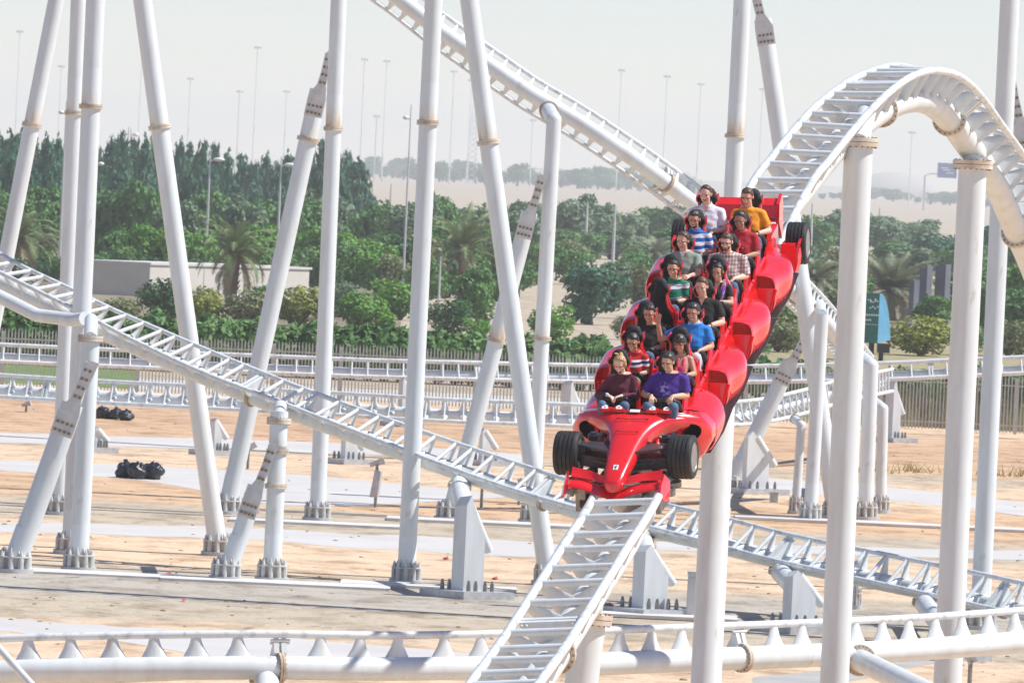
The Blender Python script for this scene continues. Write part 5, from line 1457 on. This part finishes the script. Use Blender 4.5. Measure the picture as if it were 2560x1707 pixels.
    # legs
    LG = {}
    for q in (-1, 1):
        h = S(q*.085, -.15, .63); kn = S(q*.135*g('knees',1.0), -.440, .845 + g('kz',0)); an = S(q*.13, -.46, .42); to = S(q*.135, -.58, .35)
        LG[q] = (h, kn, an, to)
        mb.tube([h, h.lerp(kn,.5), kn], [.085*(.4+.6*s), .074*(.4+.6*s), .058*(.4+.6*s)], 14); mb.ell(kn, (.058*(.4+.6*s),)*3, nu=12, nv=8)
        mb.tube([kn, kn.lerp(an,.35), an], [.055*(.4+.6*s), .053*(.4+.6*s), .036*(.4+.6*s)], 12); mb.tube([an, to], [.036,.028], 10)
    o = bake(mb, 'person', [sk, LIP, MOUTH, TEETH, EYE, hair], .0068, 2)
    o.name = 'person'
    # features coloured on the one continuous skin
    me = o.data; inv = HR.transposed(); smile = g('smile', 1); beard = g('beard', 0); op = g('open', 0)
    for p in me.polygons:
        c = inv @ (V(p.center) - hc) / hs
        if c.y > -.02 or abs(c.x) > .09 or abs(c.z) > .14: continue
        ax = abs(c.x); ml = -.062 + smile*.010*(ax/.026)**2
        if ((ax-.031)/.0135)**2 + ((c.z-.008)/.0056)**2 < 1 and c.y < -.055: p.material_index = 4
        elif abs(ax-.032) < .021 and abs(c.z-(.031 - .004*(ax-.03)/.02)) < .0046 and c.y < -.05: p.material_index = 5
        elif op and (c.x/.024)**2 + ((c.z+.066)/(.009 + op*.014))**2 < 1 and c.y < -.06: p.material_index = 3 if c.z > -.060 + op*.003 else 2
        elif not op and smile > 1 and ax < .021 and abs(c.z-ml-.001) < .0045 and c.y < -.06: p.material_index = 3
        elif ax < .027 and abs(c.z-ml) < (.0085 if not op else .012) and c.y < -.06: p.material_index = 1
        elif beard and c.y < -.035 and ((c.z < -.068 and beard >= 1) or (beard >= 1 and ax > .036 and -.08 < c.z < -.03 and beard >= 2) or (-.052 < c.z < -.043 and ax < .030 and c.y < -.07)): p.material_index = 5
    o.matrix_world = TM @ Matrix.Translation((x0, y0 - .055, 0))
    tag(o, label, 'person', 'riders seated in the train')
    # hair
    st = g('style', 'short')
    if st != 'none':
        hb = MB(); nu, nv = 40, 26; vs = []
        thick = g('hth', .0095)
        zf = {'short': .70, 'crop': .78, 'bald': 9, 'thin': .90, 'long': .66, 'tied': .80, 'fringe': .50}[st]
        for i in range(nv+1):
            th = PI*i/nv
            for j in range(nu):
                d = V((math.sin(th)*math.cos(2*PI*j/nu), math.sin(th)*math.sin(2*PI*j/nu), math.cos(th)))
                f = -d.y                                # 1 at the face
                line = -.50 + (.42 if st != 'long' else 0)*smoothstep(-.6,.1,f) + (zf+.10)*smoothstep(.10,.62,f)
                if st == 'bald': line = -.45 + (.40)*smoothstep(-.6,.05,f) + 3*smoothstep(.0,.3,f); 
                kk = 1 if d.z > line else max(-1.6, 1 - (line-d.z)*9)
                if st == 'bald' and d.z > .42: kk = max(-1.6, 1 - (d.z-.42)*8)
                t = thick*(1 + .75*noise.noise(d*6 + V((k*3.3, side, 0))) + .65*noise.noise(d*15 + V((k, 1, side))) + (.5 if d.z > .6 else 0)*g('vol', 1))*kk
                r = V((d.x*(.077+t), d.y*(.097+t), d.z*(.092+t)))
                vs.append(H(r.x, .006 + r.y, .028 + r.z))
        fs = []
        for i in range(nv):
            for j in range(nu): fs.append([i*nu+j, (i+1)*nu+j, (i+1)*nu+(j+1)%nu, i*nu+(j+1)%nu])
        hb.add(vs, fs)
        if st == 'long':
            for q in (-1, 1): hb.tube([H(q*.066,.025,.03), H(q*.083,.02,-.06), H(q*.085,.03,-.15), H(q*.075,.02,-.22)], [.030,.034,.032,.014], 10)
            hb.tube([H(0,.085,.0), H(0,.10,-.12), H(0,.08,-.22)], [.06,.07,.04], 12)
        if st == 'tied':
            hb.ell(H(.0,.095,.085), (.035,.035,.04)); hb.tube([H(-.02,.05,.115), H(-.035,.02,.16), H(-.055,-.0,.175)], [.02,.012,.003], 8); hb.tube([H(.01,.06,.115), H(.015,.03,.165)], [.016,.003], 8)
            for q in (-1, 1): hb.tube([H(q*.070,-.030,.055), H(q*.079,-.028,-.01), H(q*.078,-.015,-.07)], [.012,.012,.004], 8)
        hb.build('hair', hair, o, 60)
    if g('goggles', False):
        q = MB()
        for e in (-1, 1): q.prism([H(e*.006,-.098,.022), H(e*.058,-.082,.024), H(e*.056,-.080,-.014), H(e*.030,-.093,-.022), H(e*.008,-.100,-.010)], HR @ V((0,-.003,0)))
        q = MB(); gl = o
        for e in (-1, 1): q.tube([H(e*.058,-.081,.012), H(e*.080,-.02,.012), H(e*.083,.02,.010)], .0042, 6)
        q.tube([H(-.058,-.083,.025), H(0,-.100,.024), H(.058,-.083,.025)], .0028, 6)
        q.build('goggles', GLASSR if g('goggles') == 'red' else STRAP, gl, 40)
    # shirt
    sm = g('shirt'); f = .013
    mb = MB(); torso(mb, f, False)
    slv = g('sleeve', .62)
    for q in (-1, 1):
        sh, el, wr = A[q]; aw = (.5 + .5*s)*(.85 + .15*w)*g('armw', 1.0)
        if slv: mb.ell(sh, (.058*aw+f, .055*aw+f, .059*aw+f), nu=14, nv=10); mb.tube([S(q*.05*w,0,1.13), sh + V((0,0,.012))], [.045*aw+f,.046*aw+f], 12)
        if slv and slv <= 1: mb.tube([sh, sh.lerp(el, slv)], [.054*aw+f, .047*aw+f+.010], 16)
        elif slv:
            mb.tube([sh, sh.lerp(el,.5), el], [.054*aw+f,.049*aw+f,.041*aw+f], 16); mb.ell(el, (.041*aw+f,)*3); mb.tube([el, wr.lerp(el,.08)], [.041*aw+f,.028*aw+f], 14)
    wob = lambda c: V((0, noise.noise(c*9)*.011 + noise.noise(V((c.x*8 + c.z*9, c.y, c.z*17)))*.008, 0))
    if slv == 0:                                        # tank top: cut low with narrow straps
        mb = MB(); 
        rr = [(S(0,-.13,.58), .165*w, .115), (S(0,-.145,.68), .172*w, .122), (S(0,-.125,.80), .166*w, .122), (S(0,-.085,.93), .172*w, .120), (S(0,-.050,1.03), .172*w, .108)]
        mb.rings([ring(c, a*(.45+.55*s)+f, b*(.45+.55*s)+f) for c, a, b in rr])
        for q in (-1, 1): mb.tube([S(q*.09,-.14,1.0), S(q*.10,-.10,1.10), S(q*.095,.0,1.155), S(q*.09,.07,1.10)], .022, 8)
    so_ = bake(mb, 'shirt', sm, .0105, 7, o, wob)
    if g('collar'):
        q = MB(); c = nb + V((0,-.004,.020)); m = 22
        for r0, r1, z0, z1 in ((.066,.088,.012,-.022),):
            a = [c + V((math.sin(2*PI*j/m)*r0*(.5+.5*s), -math.cos(2*PI*j/m)*r0*(.5+.5*s), z0 + .012 - .030*math.cos(2*PI*j/m)*.9)) for j in range(1, m)]
            b_ = [c + V((math.sin(2*PI*j/m)*r1, -math.cos(2*PI*j/m)*r1*1.05, z1 - .030*math.cos(2*PI*j/m) - (.035 if j in (1,2,m-1,m-2) else 0))) for j in range(1, m)]
            q.rings([a, b_], cap=False, closed=False); q.rings([[v + V((0,.004,-.006)) for v in a], [v + V((0,.004,-.004)) for v in b_]], cap=False, closed=False)
        q.build('collar', g('collar'), so_, 40)
    if g('vneck'):
        q = MB(); q.prism([nb + V((-.045,-.090,.012)), nb + V((.045,-.090,.012)), nb + V((0,-.128,-.085))], V((0,-.006,0))); q.build('open_neck', g('vneck'), so_, 0)
    # trousers
    tm_ = g('trousers', JEANS); mb = MB(); f = .013
    mb.rings([ring(S(0,-.13,.55), .168*w+.006, .118), ring(S(0,-.145,.64), .176*w+.008, .126+belly*.5), ring(S(0,-.145,.70), .172*w+.004, .12+belly*.6)])
    for q in (-1, 1):
        h, kn, an, to = LG[q]; a = .4 + .6*s
        mb.tube([h, h.lerp(kn,.5), kn], [.085*a+f, .074*a+f, .060*a+f], 16); mb.ell(kn, (.060*a+f,)*3)
        if not g('shorts'): mb.tube([kn, kn.lerp(an,.35), an], [.058*a+f, .054*a+f, .042*a+f], 14)
    bake(mb, 'trousers', tm_, .012, 2, o, lambda c: V((0, 0, noise.noise(c*14)*.006)))
    q = MB()
    for e in (-1, 1): an, to = LG[e][2:]; q.tube([an + V((0,.05,-.02)), an + V((0,-.06,-.01)), to], [.042,.048,.034], 12)
    q.build('shoes', SHOE, o, 60)
    for e, m in g('watch', {}).items():
        sh, el, wr = A[e]; t = (wr-el).normalized(); q = MB(); q.tube([wr.lerp(el,.10) - t*.013, wr.lerp(el,.10) + t*.013], .0325, 16); q.tube([wr.lerp(el,.10) + V((0,-.010,.024)), wr.lerp(el,.10) + V((0,-.014,.036))], .017, 12); q.build('watch', m, o, 50)
    if g('extra'): g('extra')(o, so_, S, nb)
    return o

WH = (.78,.78,.78)
def print_mat():
    """purple cotton with a pale faded print on the chest"""
    m, nt, b = new_mat('cloth_purple_print'); N = nt.nodes; L = nt.links
    tc = N.new('ShaderNodeTexCoord'); mp = N.new('ShaderNodeMapping'); L.new(tc.outputs['Object'], mp.inputs[0])
    mp.inputs['Location'].default_value = (0, 0, -1.0*6.5); mp.inputs['Scale'].default_value = (7.5, 0, 6.5)
    gr = N.new('ShaderNodeTexGradient'); gr.gradient_type = 'SPHERICAL'; L.new(mp.outputs[0], gr.inputs[0])
    nz = N.new('ShaderNodeTexNoise'); nz.inputs['Scale'].default_value = 21; nz.inputs['Detail'].default_value = 5; L.new(tc.outputs['Object'], nz.inputs['Vector'])
    mu = N.new('ShaderNodeMath'); mu.operation = 'MULTIPLY_ADD'; L.new(nz.outputs[0], mu.inputs[0]); mu.inputs[1].default_value = 1.7; mu.inputs[2].default_value = -.62
    m2 = N.new('ShaderNodeMath'); m2.operation = 'MULTIPLY'; L.new(mu.outputs[0], m2.inputs[0]); L.new(gr.outputs['Fac'], m2.inputs[1])
    rp = N.new('ShaderNodeValToRGB'); e = rp.color_ramp.elements; e[0].position = .06; e[0].color = (.060,.020,.235,1); e[1].position = .30; e[1].color = (.50,.42,.80,1)
    L.new(m2.outputs[0], rp.inputs[0]); L.new(rp.outputs[0], b.inputs['Base Color']); b.inputs['Roughness'].default_value = .85
    return m
def floral():
    m, nt, b = new_mat('scarf_floral'); N = nt.nodes; L = nt.links
    tc = N.new('ShaderNodeTexCoord'); vo = N.new('ShaderNodeTexVoronoi'); vo.inputs['Scale'].default_value = 46; L.new(tc.outputs['Object'], vo.inputs['Vector'])
    rp = N.new('ShaderNodeValToRGB'); rp.color_ramp.interpolation = 'CONSTANT'; e = rp.color_ramp.elements; e[0].position = 0; e[0].color = (.20,.06,.55,1); e[1].position = .35; e[1].color = (.62,.45,.75,1)
    for p, c in ((.5, (.60,.10,.25)), (.65, (.30,.12,.60)), (.82, (.55,.45,.20))): q = e.new(p); q.color = (*c, 1)
    sp = N.new('ShaderNodeSeparateColor'); L.new(vo.outputs['Color'], sp.inputs[0]); L.new(sp.outputs[0], rp.inputs[0]); L.new(rp.outputs[0], b.inputs['Base Color']); b.inputs['Roughness'].default_value = .8
    return m
def scarf(o, sh, S, nb):
    q = MB(); q.tube([nb + V((.075,.02,.02)), nb + V((.088,-.07,-.03)), S(.095,-.165,.98), S(.080,-.235,.84), S(.05,-.25,.76)], [.030,.042,.048,.050,.035], 12, True, ref=V((0,1,0)), r2=[.012,.016,.014,.014,.010]); q.build('scarf', floral(), o, 60)
def bands(o, sh, S, nb):
    pass
def bar_grip(): return {q: dict(wr=(q*.135, -.37, .885), el=(q*.285, -.10, .86), hd=(-q*.15, -.85, -.35), pn=(0,-.45,-1), curl=1.1) for q in (-1, 1)}
clasp = {q: dict(wr=(q*.085, -.365, .885), el=(q*.27, -.13, .85), hd=(-q*.75, -.55, -.12), pn=(0,-.3,-1), curl=.8) for q in (-1, 1)}
down = {q: dict(wr=(q*.12, -.36, .84), el=(q*.255, -.09, .85), hd=(-q*.5, -.7, -.4), pn=(0,-.2,-1), curl=1.0) for q in (-1, 1)}
def badge(px, pz, w_, h_, m=WHITE):
    def f(o, sh, S, nb):
        # a small mark lying on the chest of the shirt
        c = S(px, 0, pz); ok, loc, nrm, _ = sh.ray_cast(V((c.x, -1, c.z)), V((0,1,0)))
        if ok:
            q = MB(); X = V((1,0,0)); Z = nrm.cross(X).normalized()*-1
            if Z.z < 0: Z = -Z
            l = loc + nrm*.004
            q.prism([l - X*w_, l - X*w_*.2 - Z*h_*.4, l + X*w_*.7 - Z*h_, l + X*w_*.5 + Z*h_*.1, l + X*w_*1.1 + Z*h_, l - X*w_*.1 + Z*h_*.5], nrm*.003); q.build('chest_emblem', m, sh, 0)
    return f
GREENM = striped('green_stripes', [(0,(.012,.21,.13)),(.40,(.03,.04,.10)),(.45,(.72,.76,.80)),(.68,(.03,.04,.10)),(.74,(.72,.76,.80)),(.80,(.012,.21,.13))], .165, phase=.05)
BLUEW = striped('blue_white_stripes', [(0,(.015,.12,.42)),(.5,(.72,.74,.80))], .098)
REDBOY = striped('red_navy_band', [(0,(.50,.012,.018)),(.40,(.74,.74,.76)),(.47,(.03,.03,.10)),(.56,(.74,.74,.76)),(.62,(.50,.012,.018))], .40, phase=-.13+.10)
def riders():
    person(0, -1, 'laughing woman with tied blond hair in a maroon long-sleeved top, front row', dict(ll=0.06, skin='pale', hair='blonde', style='tied', shirt=cloth('maroon', (.085,.010,.028)), sleeve=2, s=.95, w=.88, yaw=-.10, pitch=.30, roll=-.05, open=1.0, fwd=.03, arms=clasp, watch={-1: STRAPB}, hs=1.05, neck=.9, goggles='red', knees=1.15))
    person(0, 1, 'grinning man in a purple T-shirt with a pale print, gripping the bar, front row', dict(ll=0.05, skin='asian', hair='black', style='crop', shirt=print_mat(), s=1.0, w=1.12, yaw=-.22, pitch=.16, smile=2, arms=bar_grip(), watch={-1: STRAP}, sleeve=.80, belly=.02, armw=1.12, fwd=.02, goggles='red', knees=1.25))
    person(1, -1, 'boy in a red polo shirt with white and navy chest bands', dict(skin='tan', style='short', shirt=REDBOY, s=.86, w=.95, yaw=-.05, pitch=.22, smile=2, arms=down, collar=cloth('red_collar', (.50,.012,.018)), sleeve=.75, shorts=True, trousers=SHORT, goggles='red', hs=1.08))
    person(1, 1, 'girl with dark hair in a pink vest top half hidden behind the purple shirt', dict(skin='tan', style='long', shirt=cloth('pink', (.62,.035,.13)), sleeve=0, s=.86, w=.82, yaw=-.12, pitch=.15, smile=1.4, arms=down, hs=1.06, goggles='red', neck=.85))
    person(2, -1, 'young man in a plain black T-shirt beside the waving man', dict(ll=0.09, skin='tan', style='short', vol=1.6, shirt=cloth('black', (.010,.010,.012), (.022,.022,.026)), s=0.95, w=1.0, yaw=-.04, pitch=.10, smile=1.6, arms=down, sleeve=.72, beard=.5, lean=.02, goggles='red'))
    wave = dict(down); wave = {1: dict(wr=(.15,-.36,.83), el=(.285,-.09,.86), hd=(-.6,-.6,-.3), pn=(0,-.2,-1), curl=1.0), -1: dict(el=(-.385,-.20,1.00), wr=(-.405,-.235,1.235), hd=(.04,-.03,1), pn=(0,-1,0), curl=.10, spread=.55, flip=-1)}
    person(2, 1, 'man in a bright blue polo shirt waving one raised hand', dict(skin='tan', style='short', vol=1.8, shirt=cloth('azure', (.015,.20,.60)), s=1.0, w=1.05, yaw=-.12, pitch=.08, smile=1.2, arms=wave, collar=cloth('azure_collar', (.42,.56,.72)), sleeve=.72, trousers=JEANG, beard=.5, goggles='red', extra=badge(.07,1.0,.012,.010)))
    person(3, 1, 'smiling man in a black V-neck T-shirt next to the empty seat', dict(ll=-0.13, skin='fair', hair='brown', style='crop', shirt=cloth('black_v', (.009,.009,.010), (.02,.02,.022)), s=1.04, w=1.08, yaw=-.10, pitch=.08, smile=2.2, arms=down, vneck=SK['fair'], sleeve=.72, watch={1: STRAP}, beard=.5, armw=1.05, trousers=JEAND))
    person(4, -1, 'man in a green polo shirt with white stripes', dict(ll=0.04, skin='asian', style='crop', shirt=GREENM, s=0.90, w=1.06, yaw=.02, pitch=.05, smile=1.5, arms=down, collar=cloth('green_collar', (.012,.22,.13)), sleeve=.80, goggles='red', jaw=1.08))
    person(4, 1, 'woman in a black T-shirt with a violet flowered scarf', dict(ll=0.00, skin='tan', style='tied', shirt=cloth('black_w', (.010,.010,.012), (.02,.02,.024)), s=0.85, w=.90, yaw=-.06, pitch=.04, smile=1.2, arms=clasp, sleeve=.60, extra=scarf, trousers=JEAND, vneck=SK['tan'], goggles=False))
    reach = {-1: dict(down[-1]), 1: dict(el=(.25,-.20,.90), wr=(.16,-.45,.90), hd=(-.3,-.8,.05), pn=(-.5,0,-1), curl=1.1)}
    person(5, -1, 'balding man in a sage green shirt over a white vest', dict(skin='fair', hair='brown', style='thin', shirt=cloth('sage', (.24,.29,.24)), s=1.02, w=1.06, yaw=-.20, pitch=.10, smile=.6, arms=reach, sleeve=.75, vneck=cloth('white_vest', (.72,.72,.72)), trousers=JEAND, roll=.05, lean=-.05))
    person(5, 1, 'bearded man in a brown and white checked shirt', dict(ll=-0.10, skin='pale', hair='brown', style='short', shirt=plaid(), s=1.02, w=1.16, yaw=-.10, pitch=.14, smile=1, arms=down, sleeve=.95, beard=2, goggles='dark', armw=1.1, belly=.03))
    person(6, -1, 'man with a goatee in a blue and white striped polo shirt', dict(ll=-0.08, skin='tan', style='short', vol=1.5, shirt=BLUEW, s=.98, w=1.04, yaw=-.02, pitch=.06, smile=1.6, beard=1, arms=down, collar=cloth('blue_collar', (.02,.14,.45)), sleeve=.78, goggles='red', trousers=JEAND))
    person(6, 1, 'bald man in a deep red polo shirt with white piping', dict(ll=-0.06, skin='brown', style='thin', shirt=cloth('deep_red', (.36,.010,.022)), s=1.0, w=1.05, yaw=-.06, pitch=.12, smile=1, arms=down, collar=cloth('red_collar2', (.40,.02,.03)), sleeve=.78, extra=badge(.07,.99,.016,.012), lean=.02))
    person(7, -1, 'balding man in a white open-necked shirt, last row', dict(ll=-0.09, skin='pale', hair='brown', style='thin', shirt=cloth('white', (.66,.66,.72)), s=1.05, w=1.08, yaw=-.10, pitch=.03, smile=.4, beard=.5, arms=down, collar=cloth('white_collar', (.68,.68,.74)), sleeve=.78, vneck=SK['pale'], trousers=JEAND))
    person(7, 1, 'dark-haired man in an orange T-shirt, last row', dict(ll=-0.19, skin='fair', hair='brown', style='short', vol=1.4, shirt=cloth('orange', (.70,.27,.012)), s=1.03, w=1.02, yaw=-.14, pitch=.14, smile=.4, arms=down, sleeve=.75, watch={1: STRAP}, goggles='red', armw=1.02))
riders()
# ------------------------------------------------------------------ light, sky, air
SUN_EL = math.radians(53); 
SUN_AZ = math.radians(89)      # measured from straight toward the viewer round to the right
sd = V((math.cos(SUN_EL)*math.sin(SUN_AZ), -math.cos(SUN_EL)*math.cos(SUN_AZ), math.sin(SUN_EL)))
sl = bpy.data.lights.new('sun', 'SUN'); sl.energy = 5.0; sl.angle = math.radians(.55); sl.color = (1, .97, .925)
so = bpy.data.objects.new('sun', sl); COL.objects.link(so)
so.rotation_euler = sd.to_track_quat('Z', 'Y').to_euler(); so.location = (40, 60, 80)
w = bpy.data.worlds.new("World"); scene.world = w; w.use_nodes = True
nt = w.node_tree; bg = nt.nodes['Background']
sky = nt.nodes.new('ShaderNodeTexSky'); sky.sky_type = 'NISHITA'; sky.sun_disc = False
sky.sun_elevation = SUN_EL; sky.sun_rotation = math.atan2(sd.x, sd.y)
sky.air_density = .75; sky.dust_density = 0.0; sky.ozone_density = 1.0; sky.altitude = 0
mx = nt.nodes.new('ShaderNodeMix'); mx.data_type = 'RGBA'; mx.blend_type = 'MULTIPLY'; mx.inputs[0].default_value = 1.0; mx.inputs[7].default_value = (1.01, .962, 1.06, 1)
nt.links.new(sky.outputs[0], mx.inputs[6]); nt.links.new(mx.outputs[2], bg.inputs['Color']); bg.inputs["Strength"].default_value = .105

def haze(density):
    mb = MB(); mb.box(V((0, 4150, 29)), (1700, 4250, 30))
    m = bpy.data.materials.new('haze'); m.use_nodes = True; n = m.node_tree
    for q in list(n.nodes):
        if q.type != 'OUTPUT_MATERIAL': n.nodes.remove(q)
    v = n.nodes.new('ShaderNodeVolumePrincipled'); v.inputs['Color'].default_value = (.90,.95,1.0,1); v.inputs['Density'].default_value = density; v.inputs['Anisotropy'].default_value = .25
    n.links.new(v.outputs[0], n.nodes['Material Output'].inputs['Volume'])
    o = mb.build('haze', m, None, 0); tag(o, kind='stuff', label='pale desert haze that whitens the far trees and sky', cat='haze')
    o.display_type = 'WIRE'
haze(.00015)
vs = scene.view_settings; vs.view_transform = 'Standard'; vs.look = 'None'; vs.gamma = 1.0; vs.exposure = .20
scene.cycles.use_denoising = True
scene.cycles.max_bounces = 6; scene.cycles.diffuse_bounces = 3; scene.cycles.glossy_bounces = 3; scene.cycles.transparent_max_bounces = 4; scene.cycles.transmission_bounces = 2; scene.cycles.volume_bounces = 1
bpy.context.view_layer.update()
